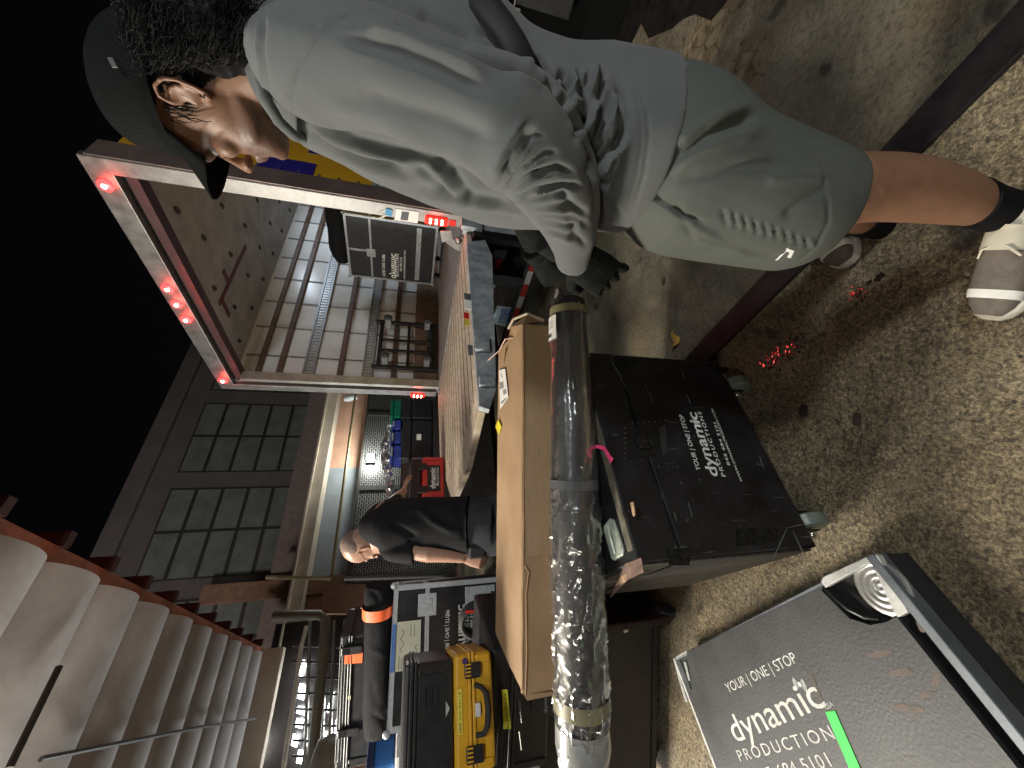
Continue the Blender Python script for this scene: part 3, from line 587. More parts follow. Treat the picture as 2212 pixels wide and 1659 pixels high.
# coiled bright cable / wrap on top
cr = MB(); 
r8 = random.Random(3)
gv = [onplane(838 + (j - 2.5) * 3.4 - 6 * math.sin((915 + 7 * i) / 25) + r8.uniform(-2.5, 2.5), 915 + 7 * i + r8.uniform(-2, 2), PW(5.83 + r8.uniform(-.05, .05))) for i in range(24) for j in range(6)]
cr.add(gv, [(i * 6 + j, i * 6 + j + 1, i * 6 + j + 7, i * 6 + j + 6) for i in range(23) for j in range(5)])
tag(put('wrapped_bundle', cr, CHR, fix=False), 'shiny crumpled clear wrap heaped over the blue crates', 'plastic wrap')
DK = thing('black_case', 'black upright case behind the hand of the man in black', 'case', wl(5.3, 1.8, .95))
bA, _ = pa(900, 1075, 5.3); bB, _ = pa(900, 1000, 5.3)
put('shell', bx(((5.3, bA, .955), (5.6, bB, pa(865, 1030, 5.3)[1]))), PLB, DK, bevel=.03); put('band', bx(((5.29, bA - .01, 1.3), (5.61, bB + .01, 1.33))), RUB, DK)
# red case on the deck
rc0 = P(962, 1086, 2.72); z_ = .98
q0, q1 = onplane(962, 1084, PZ(.985)), onplane(959, 985, PZ(.985))
X_ = (q1 - q0); wr = X_.length; X_.normalize(); N_ = X_.cross(ZU) ; Y_ = ZU.cross(X_)
if (q0 - CAM).dot(Y_) < 0: Y_ = -Y_
ztop = onplane(885, 1035, ((q0 + q1) / 2, Y_)).z
R_ = thing('hard_case', 'red hard case with a black lid standing at the end of the wooden deck', 'hard case', (q0 + q1) / 2)
ax = (q0, X_, Y_, ZU); zs = .985 + (ztop - .985) * .66
REDC = mat('red_plastic', (0.50, 0.035, 0.03), .42, var=.1, bump=.1)
put('body', MB().bb((0, 0, 0), (wr, .32, zs - .985), ax), REDC, R_, bevel=.03, bseg=3); put('lid', MB().bb((.01, .005, zs - .98), (wr - .01, .32, ztop - .985), ax), PLB, R_, bevel=.03, bseg=3)
put('ribs', join(*[MB().bb((wr * k - .015, -.012, .02), (wr * k + .015, 0, zs - 1.0), ax) for k in (.08, .92)]), REDC, R_, bevel=.005)
for k in (.25, .75): put('latch', MB().bb((wr * k - .035, -.018, zs - 1.03), (wr * k + .035, .0, zs - .95), ax), PLB, R_, bevel=.006)
lb_ = put('label_panel', MB().bb((wr * .22, -.006, .04), (wr * .78, .0, zs - 1.035), ax), PLB, R_)
hh = (zs - 1.07)
put('printed_lettering', text_on('dynamic', (q0 - Y_ * .007, Y_), q0 + X_ * wr * .27 - Y_ * .007 + ZU * (.055 + hh * .25), q0 + X_ * wr * .72 - Y_ * .007 + ZU * (.055 + hh * .25), hh * .40, bold=.02), WHT, lb_)
put('printed_lettering', text_on('PRODUCTIONS', (q0 - Y_ * .007, Y_), q0 + X_ * wr * .33 - Y_ * .007 + ZU * .055, q0 + X_ * wr * .72 - Y_ * .007 + ZU * .055, hh * .16, bold=.01), WHT, lb_)
# ---------------- ribbed canopy overhead on the left
zc = 3.55
e0, e1 = onplane(0, 1082, PZ(zc)), onplane(590, 1400, PZ(zc)); E_ = (e1 - e0); E_.normalize(); G_ = Vector((E_.y, -E_.x, 0))
if G_.dot(L) > 0: G_ = -G_      # from the front edge back over the dock
CAN = mat('canopy_sheet', (0.34, 0.32, 0.32), .7, .0, var=.16, scale=2.2, bump=.1, bscale=12)
CNP = thing('dock_canopy', 'ribbed grey canopy overhead with a rusty red bracketed front edge', 'canopy', e0)
length = (e1 - e0).dot(E_); per = .62; n_ = int((length + 2.4) / per); dep = 7.0; s0 = -2.4
mb = MB(); prof = []
for i in range(n_):
    for t in [k / 12 for k in range(12)]:
        prof.append((s0 + (i + t) * per, .13 * (1 - abs(math.sin(math.pi * t)) ** .6)))   # sharp creases, full round bellies
prof.append((s0 + n_ * per, .17))
def cp(s, g, h): return e0 + E_ * s + G_ * g + ZU * h
ro = []
for g in (0.12, dep): ro.append([cp(s, g, h - .0) for s, h in prof])
k = len(prof)
mb.add(ro[0] + ro[1], [(i, i + 1, k + i + 1, k + i) for i in range(k - 1)])
mb.add([p + ZU * .02 + ZU * .17 for p in ro[0]] + [p + ZU * .19 for p in ro[1]], [(i, k + i, k + i + 1, i + 1) for i in range(k - 1)])
put('soffit', mb, CAN, CNP, smooth=50, fix=False)
FAS = mat('rusty_red_fascia', (0.46, 0.17, 0.10), .6, .1, var=.25, scale=5)
put('fascia', join(MB().bb((s0, -.02, 0.17), (length, .14, .50), (e0, E_, G_, ZU))), FAS, CNP)
put('gutter', MB().bb((s0, -.12, .50), (length, .10, .60), (e0, E_, G_, ZU)), mat('gutter_metal', (0.18, .15, .15), .4, .6), CNP, bevel=.01)
i = 0; s = -1.0
while s < length:
    put('bracket', join(MB().bb((s - .035, -.13, .14), (s + .035, -.02, .64), (e0, E_, G_, ZU)), MB().prism([cp(s - .06, -.14, .58), cp(s + .06, -.14, .58), cp(s, -.14, .80)], G_ * .08), MB().ell(cp(s, -.06, .68), (.07, .06, .09), n=6, m=8)), mat('dark_bracket', (0.09, 0.04, 0.04), .5, .4), CNP)
    s += .62
put('end_beam', MB().bb((length - .02, .0, -.18), (length + .18, dep, .3), (e0, E_, G_, ZU)), CREAM, CNP)
for g, th in ((1.15, .016), (2.2, .02)):
    put('cross_rod', MB().tube([cp(1.3, g, -.06), cp(length * .6, g - .1, -.05), cp(length - .4, g - .15, -.06)], th, 8), DFR, CNP)
put('hanger_rod', MB().tube([onplane(20, 1659, PZ(3.40)), onplane(128, 1440, PZ(3.47))], .02, 8), DFR, CNP)
# hook hanging from the canopy
tag(put('hanging_hook', MB().tube([P(338, 1600, 5.2), P(342, 1606, 5.2), P(350, 1600, 5.2), P(358, 1612, 5.2), P(362, 1635, 5.2), P(364, 1680, 5.2)], .02, 8), mat('cream_cord', (0.7, 0.66, 0.55), 0.6), smooth=60), 'pale curled hook hanging under the canopy at the lower left of the ribs', 'hook')
# ---------------- lit dock front below the canopy
pd = PW(9.6)
Dk = thing('lit_dock_front', 'dark glazed dock front with bright tube lights behind its bars', 'shop front', wl(9.7, -2.5, 0))
bL = onplane(690, 1335, pd).dot(L)
put('glazing', bx(((9.9, -14, .0), (10.0, bL, 3.7))), mat('dock_dark', (0.03, 0.026, 0.026), .25), Dk)
TUB = mat('tube_light_lit', (1, 1, 1), .4, var=0, emis=(0.95, 1.0, 1.0), est=14)
pd2 = PW(9.75)
for q in (((648, 1476), (661, 1480), (655, 1512), (642, 1508)), ((645, 1525), (664, 1530), (658, 1545), (640, 1540)), ((641, 1552), (656, 1554), (652, 1574), (638, 1570)), ((634, 1585), (646, 1590), (640, 1615), (629, 1610)), ((727, 1552), (734, 1552), (730, 1583), (722, 1584)), ((738, 1552), (745, 1552), (742, 1578), (735, 1580)), ((752, 1550), (757, 1550), (755, 1574), (750, 1575)), ((762, 1550), (765, 1550), (763, 1572), (760, 1573)), ((700, 1582), (706, 1580), (703, 1600), (697, 1602)), ((560, 1590), (572, 1592), (557, 1650), (546, 1650)), ((442, 1620), (455, 1622), (440, 1659), (428, 1659)), ((655, 1425), (664, 1430), (652, 1462), (645, 1458)), ((768, 1520), (780, 1522), (772, 1585), (762, 1583)), ((645, 1620), (656, 1622), (650, 1650), (640, 1648)), ((716, 1495), (722, 1496), (712, 1540), (706, 1538)), ((735, 1500), (741, 1500), (738, 1540), (731, 1540))):
    poly('tube_light', pd2, q, .03, TUB, Dk)
for x in (670, 705, 722, 745): put('rail_bar', MB().tube([onplane(x, 1340, pd), onplane(x - 12, 1659, pd)], .035, 6), mat('steel_rail', (.35, .35, .33), .3, .8), Dk)
m = MB()
for y in range(1400, 1659, 34): m.tube([onplane(632, y - 5, pd), onplane(780, y, pd)], .02, 6)
put('mullion', m, DFR, Dk)
light('AREA', 'facade_fill_light', wl(1.5, -7.0, 6.5), 300, (1.0, .92, .84), 1.0, wl(FA, 3, 5))  # added fill lamp out of view, brightens the warehouse front
light('AREA', 'dock_tube_glow', wl(9.2, -4.0, 2.2), 155, (0.95, 1, 1), 1.2, wl(3, -1, 3.4))
PIPE = mat('olive_pipe', (.16, .15, .11), .45, .2)
pe = PW(9.0)
tag(put('drain_pipe', join(MB().tube([onplane(590, 1330, pe), onplane(690, 1328, pe), onplane(704, 1340, pe), onplane(700, 1400, pe), onplane(690, 1500, pe), onplane(680, 1593, pe), onplane(676, 1659, pe)], .09, 12)), PIPE, smooth=60), 'thick olive pipe bending round and running level in front of the lit dock', 'pipe')
tag(put('handrail', MB().tube([onplane(662, 1352, pe), onplane(650, 1400, pe), onplane(633, 1520, pe), onplane(612, 1659, pe)], .035, 10), mat('cream_cord', (0.7, 0.66, 0.55), 0.6), smooth=60), 'thin pale rail slanting across above the thick olive pipe', 'rail')
pg = PW(8.6)
pb = poly('peach_pier', pg, [(742, 1500), (738, 1580), (690, 1620), (690, 1720), (900, 1720), (900, 1500)], .4, PEACH); tag(pb, 'peach painted wall end behind the black cases at the far left', 'wall')
dr = onplane(712, 1648, PW(8.0)); tag(put('round_tank', MB().lathe(dr, W * -.2 + ZU, [(-.25, .05), (-.22, .26), (0, .32), (.18, .28), (.26, .06)], 24), mat('olive_tank', (.17, .15, .11), .5), smooth=60), 'round olive tank in front of the peach wall end', 'tank')
# background left wall pieces next to the man in black
po = PW(9.3)
poly_a = poly('brown_pier', po, [(700, 1262), (745, 1262), (1010, 1262), (1010, 1325), (690, 1325)], .3, mat('brown_render', (.24, .13, .085), .8, var=.15)); tag(poly_a, 'brown wall pier between the man in black and the stacked cases', 'wall')
tag(put('black_rail', MB().tube([onplane(744, 1250, PW(6.0)), onplane(960, 1244, PW(6.0))], .025, 8), DFR, smooth=60), 'thin black upright pole behind the man in black', 'pole')
mb = bx(((5.2, -.1, .0), (5.6, .6, 1.15)))
tag(put('covered_stack', mb, BAGM, bevel=.05), 'dark covered stack behind the man in black beside the brown pier', 'covered stack')
m = MB()
for i in range(9): m.bb((6.6, -.6 + i * .14, 0), (6.66, -.52 + i * .14, .9), AX)
tag(put('slatted_pallet', join(m, bx(((6.62, -.65, .1), (6.7, .7, .2)), ((6.62, -.65, .6), (6.7, .7, .7)))), mat('olive_wood', (.20, .17, .08), .6, var=.3)), 'olive slatted pallet standing low beside the hand of the man in black', 'pallet')
# ---------------- big black case on casters
SCR = mat('pale_scratch', (0.16, 0.16, 0.16), .7, var=.3, scale=60)
WOODE = mat('bare_wood_chip', (0.34, 0.22, 0.12), .7, var=.4, scale=40)
BROWN = mat('worn_brown_side', (0.034, 0.028, 0.022), .45, var=.6, scale=7, bump=.3, bscale=50, stretch=(1, 1, 6), rvar=.15)
def black_paint():
    m = mat('black_carpet_paint', (0.010, 0.010, 0.012), .42, var=.5, scale=10, bump=.22, bscale=160, rvar=.14)
    T_ = m.node_tree; N = T_.nodes; K = T_.links; bs = N['Principled BSDF']; src = bs.inputs['Base Color'].links[0].from_socket
    tc = N.new('ShaderNodeTexCoord'); out = src
    for sc_, st, lo in ((60, (1, 1, 1), .74), (9, (14, 14, 1), .70), (120, (1, 1, 1), .72)):
        mp = N.new('ShaderNodeMapping'); mp.inputs['Scale'].default_value = st; mp.inputs['Rotation'].default_value = (0, 0, rad(-30)); K.new(tc.outputs['Object'], mp.inputs[0])
        n = N.new('ShaderNodeTexNoise'); n.inputs['Scale'].default_value = sc_; n.inputs['Detail'].default_value = 3; K.new(mp.outputs[0], n.inputs['Vector'])
        r = N.new('ShaderNodeValToRGB'); r.color_ramp.elements[0].position = lo - .03; r.color_ramp.elements[1].position = lo + .02; r.color_ramp.elements[1].color = (.7, .7, .7, 1); K.new(n.outputs[0], r.inputs[0])
        x = N.new('ShaderNodeMix'); x.data_type = 'RGBA'; K.new(r.outputs[0], x.inputs[0]); K.new(out, x.inputs[6]); x.inputs[7].default_value = (.10, .10, .10, 1); out = x.outputs[2]
    K.new(out, bs.inputs['Base Color']); return m
BP = black_paint()
bl = onplane(1766, 1181, PZ(.135)); br = onplane(1592, 794, PZ(.135)); XC = L.copy(); wC = .715; YC = Vector((-XC.y, XC.x, 0)); NC = -YC
dC = .66; zC0, zC1 = .135, .755
KC = thing('road_case', 'big scuffed black road case on casters with white company lettering, under the wrapped roll', 'road case', bl + XC * wC / 2)
axc = (Vector((bl.x, bl.y, 0)), XC, YC, ZU)
put('body', MB().bb((0, 0, zC0), (wC, dC, .612), axc), BP, KC, bevel=.006); lidC = put('lid', MB().bb((-.001, -.001, .616), (wC + .001, dC + .001, zC1), axc), BP, KC, bevel=.006)
sidep = (Vector((bl.x, bl.y, 0)), -XC)
put('side_panel', MB().bb((-.007, .012, .15), (-.0015, dC - .012, .605), axc), BROWN, KC); put('side_panel', MB().bb((-.007, .012, .622), (-.0015, dC - .012, .745), axc), BROWN, lidC)
plc = (Vector((bl.x, bl.y, 0)) + NC * .0, NC)
def cpt(u, z, o=.0): return axc[0] + XC * u + ZU * z + NC * o
# recessed latch
lt = put('latch_dish', MB().prism([onplane(x, y, plc) + NC * .002 for x, y in ((1352, 930), (1352, 992), (1420, 984), (1436, 918))][::1], YC * .004), mat('dark_dish', (.006, .006, .006), .5), KC)
cl_ = onplane(1386, 957, plc)
put('latch_wing', join(MB().box(cl_ + NC * .006, (.05, .012, .035), (XC, YC, ZU)), MB().box(cl_ + NC * .012 + ZU * .012, (.02, .012, .03), (XC, YC, ZU)), MB().box(cl_ + NC * .008 - ZU * .03, (.035, .01, .016), (XC, YC, ZU))), mat('worn_black_metal', (.05, .05, .05), .3, .8, var=.6, scale=60), lt, bevel=.004)
put('dish_lip', MB().prism([onplane(x, y, plc) + NC * .003 for x, y in ((1423, 925), (1436, 918), (1441, 980), (1430, 984))], YC * .004), mat('dish_lip_metal', (.07, .07, .07), .4, .6), lt)
for i in range(7):
    for x0, y0 in ((1350, 925 + i * 11), (1365 + i * 12, 915 - i)): put('rivet', MB().ell(onplane(x0, y0, plc) + NC * .002, (.0025, .0025, .0025), n=4, m=6), ALU, KC)
for q in ((1442, 1184, 1492, 1222), (1325, 776, 1375, 792), (1545, 792, 1572, 807), (1590, 1140, 1680, 1180)):
    x0, y0, x1, y1 = q; put('hinge_plate', MB().prism([onplane(x, y, plc) + NC * .003 for x, y in ((x0, y0), (x1, y0 + 3), (x1 - 4, y1 - (8 if x0 > 1500 and y0 > 1000 else 0)), (x0 + 3, y1))], YC * .004), mat('black_hinge_plate', (.016, .017, .016), .35, .5, var=.9, scale=70, bump=.5, bscale=130), KC)
for a, b, w_ in (((1318, 775), (1352, 838), .0022), ((1328, 788), (1345, 818), .0012), ((1402, 845), (1410, 872), .0014), ((1470, 795), (1480, 822), .0018), ((1483, 852), (1492, 874), .0016), ((1553, 790), (1570, 822), .0018), ((1455, 1105), (1462, 1128), .0012), ((1486, 1085), (1496, 1118), .0010), ((1458, 1178), (1467, 1205), .0014), ((1668, 1210), (1700, 1140), .0016), ((1700, 1140), (1748, 1130), .0012), ((1712, 1145), (1742, 1212), .0014), ((1360, 770), (1366, 800), .0008), ((1640, 985), (1650, 1015), .001), ((1394, 830), (1398, 845), .001)):
    put('scuff_mark', MB().tube([onplane(*a, plc) + NC * .0006, (onplane(*a, plc) + onplane(*b, plc)) / 2 + NC * .0008, onplane(*b, plc) + NC * .0006], [w_ * .4, w_, w_ * .4], 5), SCR, KC)
for s_, a, b, h, bo, sp in (('YOUR | ONE | STOP', (1513, 1017), (1475, 897), .0165, .012, 1.0), ('dynamic', (1552, 1030), (1503, 892), .040, .018, 1.0), ('PRODUCTIONS', (1567, 1030), (1513, 890), .0145, .012, 1.3), ('845 684 5101', (1577, 1006), (1546, 914), .0115, .012, 1.1), ('WWW.DYNAMICPRODUSA.COM', (1604, 1041), (1540, 884), .010, .008, 1.0)):
    put('printed_lettering', text_on(s_, plc, a, b, h, bold=bo, spacing=sp), WHT, KC)
for r_ in (.004, .008, .012):
    for s_ in (-1, 1):
        c_ = onplane(1502, 912, plc) + NC * .0015; put('signal_mark', MB().tube([c_ + (XC * math.cos(t) * s_ + ZU * math.sin(t)) * r_ for t in [rad(-50 + 100 * i / 8) for i in range(9)]], .0011, 4), WHT, KC)
# top edge: worn strip, pale recessed handle, pink tag
plt = PZ(zC1 + .0015)
put('worn_edge', MB().bb((.03, .001, .75), (.46, .03, zC1 + .002), axc), mat('worn_olive_edge', (.10, .09, .065), .5, var=.5, scale=25, rvar=.1), lidC)
put('chipped_corner', MB().prism([onplane(x, y, plt) for x, y in ((1350, 1218), (1384, 1205), (1390, 1236), (1356, 1252), (1346, 1262), (1318, 1290), (1335, 1250))], (0, 0, -.003)), mat('chipped_corner', (.14, .085, .065), .55, var=.6, scale=35, bump=.3), lidC)
put('wood_chip', MB().prism([onplane(x, y, plt) + ZU * .001 for x, y in ((1342, 1245), (1352, 1238), (1354, 1256), (1330, 1266))], (0, 0, -.003)), WOODE, lidC)
put('wood_chip', MB().prism([onplane(x, y, plt) + ZU * .001 for x, y in ((1362, 1086), (1368, 1084), (1372, 1112), (1368, 1116))], (0, 0, -.003)), WOODE, lidC)
hp = [onplane(x, y, plt) for x, y in ((1306, 1137), (1320, 1119), (1328, 1122), (1350, 1186), (1348, 1200), (1330, 1211), (1324, 1208), (1308, 1150))]
hd = put('handle_plate', MB().prism([p + ZU * .006 for p in hp], (0, 0, -.008)), mat('pale_green_plate', (.36, .40, .33), .38, .2, var=.3, scale=18, rvar=.12), lidC, bevel=.004)
put('handle_grip', MB().tube([onplane(1313, 1135, PZ(zC1 + .010)), onplane(1318, 1160, PZ(zC1 + .013)), onplane(1328, 1196, PZ(zC1 + .010))], .004, 8), mat('pale_green_grip', (.42, .46, .38), .35, .3), hd)
PNK = mat('neon_pink_ribbon', (.85, .06, .20), .6, var=.05)
pk = [onplane(x, y, plt) + ZU * z for x, y, z in ((1289, 966, .002), (1298, 964, .016), (1310, 968, .008), (1321, 990, .004), (1324, 996, .003))]
m = MB()
for i in range(len(pk) - 1):
    a, b = pk[i], pk[i + 1]; sd_ = (b - a).cross(ZU).normalized() * (.003 + .002 * i); m.add([a - sd_, a + sd_, b + sd_ * 1.2, b - sd_ * 1.2, a - sd_ + ZU * .001, a + sd_ + ZU * .001, b + sd_ * 1.2 + ZU * .001, b - sd_ * 1.2 + ZU * .001], [(0, 1, 2, 3), (4, 7, 6, 5), (0, 4, 5, 1), (2, 6, 7, 3), (1, 5, 6, 2), (0, 3, 7, 4)])
tag(put('ribbon_tag', m, PNK), 'bright pink ribbon scrap lying on the front edge of the big black road case', 'ribbon')
CAS = mat('grey_green_wheel', (.17, .20, .17), .35, var=.2, scale=12)
for u, v in ((.085, .09), (wC - .085, .09), (.085, dC - .09), (wC - .085, dC - .09)):
    c = axc[0] + XC * u + YC * (v - .035) + ZU * .062
    k_ = put('caster', MB().lathe(c - XC * .022, XC, [(0, .02), (0, .052), (.006, .062), (.038, .062), (.044, .052), (.044, .02)], 24), CAS, KC, smooth=40)
    put('fork', join(MB().box(c + XC * .03 + ZU * .03, (.005, .045, .10), (XC, YC, ZU)), MB().box(c - XC * .03 + ZU * .03, (.005, .045, .10), (XC, YC, ZU)), MB().box(c + ZU * .073, (.085, .085, .01), (XC, YC, ZU))), BLKM, k_, bevel=.003)
    put('axle_bolt', MB().ell(c - XC * .037, (.016, .016, .016), n=6, m=8), mat('steel_bolt', (.6, .6, .5), .2, .9), k_, smooth=60)
# ---------------- near lid, logo side up, at the bottom left of the scene
zL = .13; plz = PZ(zL)
LIDP = mat('dark_grey_lid_paint', (.022, .022, .023), .52, var=.5, scale=4, bump=.18, bscale=120, rvar=.12)
KL = thing('case_lid', 'nearest dark grey case lid lying logo side up with a green tape strip', 'case lid', onplane(1890, 1500, plz))
g0 = onplane(1889, 1196, plz); g1 = onplane(1457, 1420, plz); g2 = onplane(2240, 1700, plz)
eu = (g1 - g0).normalized(); ev = (g2 - g0); ev = (ev - eu * ev.dot(eu)).normalized(); lu = (g1 - g0).length; lv = 1.4
def lp_(u, v, z=0): return g0 + eu * u + ev * v + ZU * z
def px_uv(x, y): p = onplane(x, y, plz) - g0; return p.dot(eu), p.dot(ev)
GM = mat('blue_grey_frame', (.12, .135, .15), .5, .3, var=.25, scale=8, bump=.1); PM = mat('pale_frame_top', (.50, .50, .47), .5, .2, var=.2, scale=25, bump=.2)
# board with the two corner cut-outs
cut = [px_uv(x, y) for x, y in ((1772, 1256), (1776, 1276), (1800, 1300), (1836, 1336), (1880, 1350), (1915, 1344), (1938, 1332))]
c2 = [px_uv(x, y) for x, y in ((1484, 1408), (1490, 1450), (1497, 1480), (1490, 1507))]
brd = [(lu, .22)] if False else []
b_ = [(c[0], max(c[1], .012)) for c in cut]
out = [(lp_(u, v)) for u, v in b_]
# order: along the right edge down, far bottom, left edge up to second cut
rt = .03
pts = [lp_(*b_[0])] + [lp_(u, v) for u, v in b_[1:]]
pts = pts + [lp_(rt, lv), lp_(lu - .01, lv), lp_(*c2[3]), lp_(*c2[2]), lp_(*c2[1]), lp_(*c2[0])]
put('board', MB().prism([p + ZU * .002 for p in pts], (0, 0, -.014)), LIDP, KL)
put('tray', MB().bb((.004, .004, -.126), (lu - .004, lv, -.05), (g0, eu, ev, ZU)), mat('black_lid_body', (.02, .02, .022), .6, var=.3), KL)
m = MB(); m.bb((0, 0, -.042), (.024, lv, .006), (g0, eu, ev, ZU)); put('frame_rail', m, GM, KL, bevel=.003)
m = MB(); m.bb((.03, 0, -.06), (lu, .012, -.004), (g0, eu, ev, ZU)); put('frame_rail', m, GM, KL, bevel=.003)
m = MB(); m.bb((lu, 0, -.075), (lu + .012, lv, .003), (g0, eu, ev, ZU)); put('frame_rail', m, PM, KL, bevel=.003)
put('corner_frame', join(MB().prism([onplane(x, y, PZ(zL + .004)) for x, y in ((1773, 1256), (1778, 1246), (1886, 1196), (1895, 1206), (1893, 1212), (1868, 1222), (1782, 1270))], (0, 0, -.02)), MB().prism([onplane(x, y, PZ(zL + .004)) for x, y in ((1890, 1197), (1896, 1200), (1962, 1322), (1940, 1334), (1932, 1326), (1888, 1232))], (0, 0, -.02))), PM, KL, bevel=.002)
# caster cup with pressed rings
cc_ = onplane(1908, 1268, PZ(zL - .015))
cup = put('caster_cup', MB().prism([onplane(x, y, PZ(zL - .012)) for x, y in ((1842, 1236), (1886, 1212), (1945, 1320), (1928, 1334), (1900, 1318), (1872, 1278))], (0, 0, -.03)), PM, KL)
CUPM = mat('spun_metal', (.46, .45, .43), .35, .7, var=.1, scale=20, rvar=.1)
prof = []; R0 = .066
for i in range(41): r = R0 * (1 - i / 40) + .0005; prof.append((.003 + .0045 * abs(math.sin(i / 40 * math.pi * 4.0)) * (.5 + .5 * i / 40), r))
put('pressed_rings', MB().lathe(cc_ + ZU * .002, ZU, [(-.004, R0)] + prof, 36), CUPM, cup, smooth=50)
put('bolt_hole', join(*[MB().lathe(onplane(x, y, PZ(zL - .0115)), ZU, [(0, .0085), (.0015, .0085)], 12) for x, y in ((1867, 1239), (1878, 1277), (1858, 1270))]), mat('hole_dark', (.01, .01, .01), .8), cup)
# dark well with a spring steel bar beside the cup
put('well', MB().prism([onplane(x, y, PZ(zL - .04)) for x, y in ((1780, 1262), (1848, 1232), (1895, 1300), (1950, 1330), (1925, 1350), (1850, 1350), (1800, 1305))], (0, 0, -.01)), mat('hole_dark', (.01, .01, .01), .8), KL)
put('handle_bar', MB().tube([onplane(1782, 1272, PZ(zL - .006)), onplane(1805, 1292, PZ(zL - .002)), onplane(1835, 1315, PZ(zL)), onplane(1868, 1333, PZ(zL - .004)), onplane(1900, 1338, PZ(zL - .012))], [.004, .007, .009, .008, .005], 10), mat('black_gloss_bar', (.035, .035, .035), .35, .7), KL, smooth=60)
put('second_cup', MB().prism([onplane(x, y, PZ(zL - .02)) for x, y in ((1462, 1424), (1485, 1412), (1498, 1478), (1488, 1500))], (0, 0, -.02)), mat('dark_green_cup', (.05, .06, .05), .4, .4), KL)
put('second_cup_frame', join(MB().tube([onplane(1458, 1424, PZ(zL - .01)), onplane(1470, 1470, PZ(zL - .01)), onplane(1484, 1516, PZ(zL - .01))], .007, 6), MB().tube([onplane(1458, 1424, PZ(zL - .01)), onplane(1486, 1408, PZ(zL - .01))], .007, 6), MB().tube([onplane(1480, 1430, PZ(zL - .014)), onplane(1490, 1470, PZ(zL - .014))], .006, 6)), PM, KL)
for s_, a, b, h, bo, sp in (('YOUR | ONE | STOP', (1575, 1497), (1726, 1430), .0285, .0, 1.0), ('dynamic', (1592, 1604), (1788, 1524), .072, .004, 1.0), ('PRODUCTIONS', (1601, 1645), (1830, 1590), .030, .0, 1.3), ('845 684 5101', (1640, 1690), (1800, 1655), .03, .0, 1.1), ('USA', (1788, 1533), (1803, 1524), .012, .0, 1)):
    put('printed_lettering', text_on(s_, plz, a, b, h, off=.003, bold=bo, spacing=sp), mat('worn_white_ink', (.50, .50, .47), .6, var=.25, scale=30), KL)
c_ = onplane(1729, 1478, plz) + ZU * .003
put('signal_mark', MB().lathe(c_, ZU, [(0, .0065), (.0008, .0065)], 16), WHT, KL)
for r_ in (.012, .0165, .021):
    for s_ in (-1, 1): put('signal_mark', MB().tube([c_ + (ev * math.sin(t) + eu * math.cos(t) * 1) * 0 + (RT * 0) + (Vector((math.cos(t + (0 if s_ > 0 else math.pi)), math.sin(t + (0 if s_ > 0 else math.pi)), 0)) * r_) for t in [rad(-60 - 48 + 96 * i / 8) for i in range(9)]], .0012, 4), WHT, KL)
put('green_tape', MB().prism([onplane(x, y, plz) + ZU * .0045 for x, y in ((1785, 1537), (1806, 1535), (1870, 1680), (1850, 1690))], (0, 0, -.001)), mat('green_tape', (.03, .62, .08), .6, var=.05), KL)
put('tape_residue', MB().prism([onplane(x, y, plz) + ZU * .0028 for x, y in ((1745, 1458), (1757, 1455), (1788, 1536), (1782, 1540))], (0, 0, -.0006)), mat('tape_residue', (.07, .064, .05), .7, var=.3), KL)
WEAR = mat('worn_paint_patch', (.115, .07, .05), .6, var=.5, scale=30, col2=(.05, .042, .04))
for (cx, cy, rx, ry, an) in ((1902, 1412, 26, 8, -12), (1948, 1452, 26, 9, -5), (1965, 1530, 34, 8, 8), (2004, 1500, 20, 6, -10), (2025, 1468, 10, 12, 60), (1990, 1352, 16, 5, 60)):
    p_ = [onplane(cx + math.cos(t) * rx * math.cos(rad(an)) * (1 + .5 * noise.noise(Vector((t * 1.3, cx, 0)))) - math.sin(t) * ry * math.sin(rad(an)), cy + math.sin(t) * ry * (1 + .6 * noise.noise(Vector((t * 2, cy, 0)))) + math.cos(t) * rx * math.sin(rad(an)), plz) + ZU * .0027 for t in [2 * math.pi * i / 18 for i in range(18)]]
    put('worn_patch', MB().prism(p_, (0, 0, -.0005)), WEAR, KL)
# ---------------- cardboard carton
CBM = mat('cardboard', (.35, .228, .125), .75, var=.10, scale=5, col2=(.275, .17, .09), bump=.15, bscale=25)
TAPM = mat('packing_tape', (.31, .21, .12), .3, var=.12, scale=20, stretch=(1, 1, 8), coat=.3)
zB = .95; f0 = onplane(1131, 1500, PZ(zB)); f1 = onplane(1131, 700, PZ(zB)); XB = (f1 - f0); lB = XB.length; XB.normalize(); YB = Vector((-XB.y, XB.x, 0))
KB = thing('cardboard_carton', 'long brown cardboard carton with crushed ends lying behind the wrapped roll', 'carton', f0)
dB = .42; hB = zB - zC1 - .002; axb = (f0 - ZU * hB, XB, YB, ZU)
mb = MB(); nx_ = 60
def bring(u, sh=0.0):
    k = 1.0 - .0; w1 = .004 * noise.noise(Vector((u * 9, 0, 0))); w2 = .005 * noise.noise(Vector((u * 7, 5, 0)))
    q = [(0, 0), (0 + w1 * .3, hB * .5), (-.002 + w1, hB - .006), (.006 + w1, hB + w2), (.16, hB + .002 + w2 * .4), (dB - .006, hB - .002), (dB, hB - .01), (dB, 0)]
    return [axb[0] + XB * (u + sh * (z / hB)) + YB * y + ZU * z for y, z in q]
rows = [bring(lB * i / nx_, 0) for i in range(nx_ + 1)]; K8 = 8
vs = [p for r in rows for p in r]
mb.add(vs, [(i * K8 + j, (i + 1) * K8 + j, (i + 1) * K8 + (j + 1) % K8, i * K8 + (j + 1) % K8) for i in range(nx_) for j in range(K8)] + [tuple(range(K8)), tuple(range(nx_ * K8, (nx_ + 1) * K8))[::-1]])
put('carton_body', mb, CBM, KB, smooth=25)
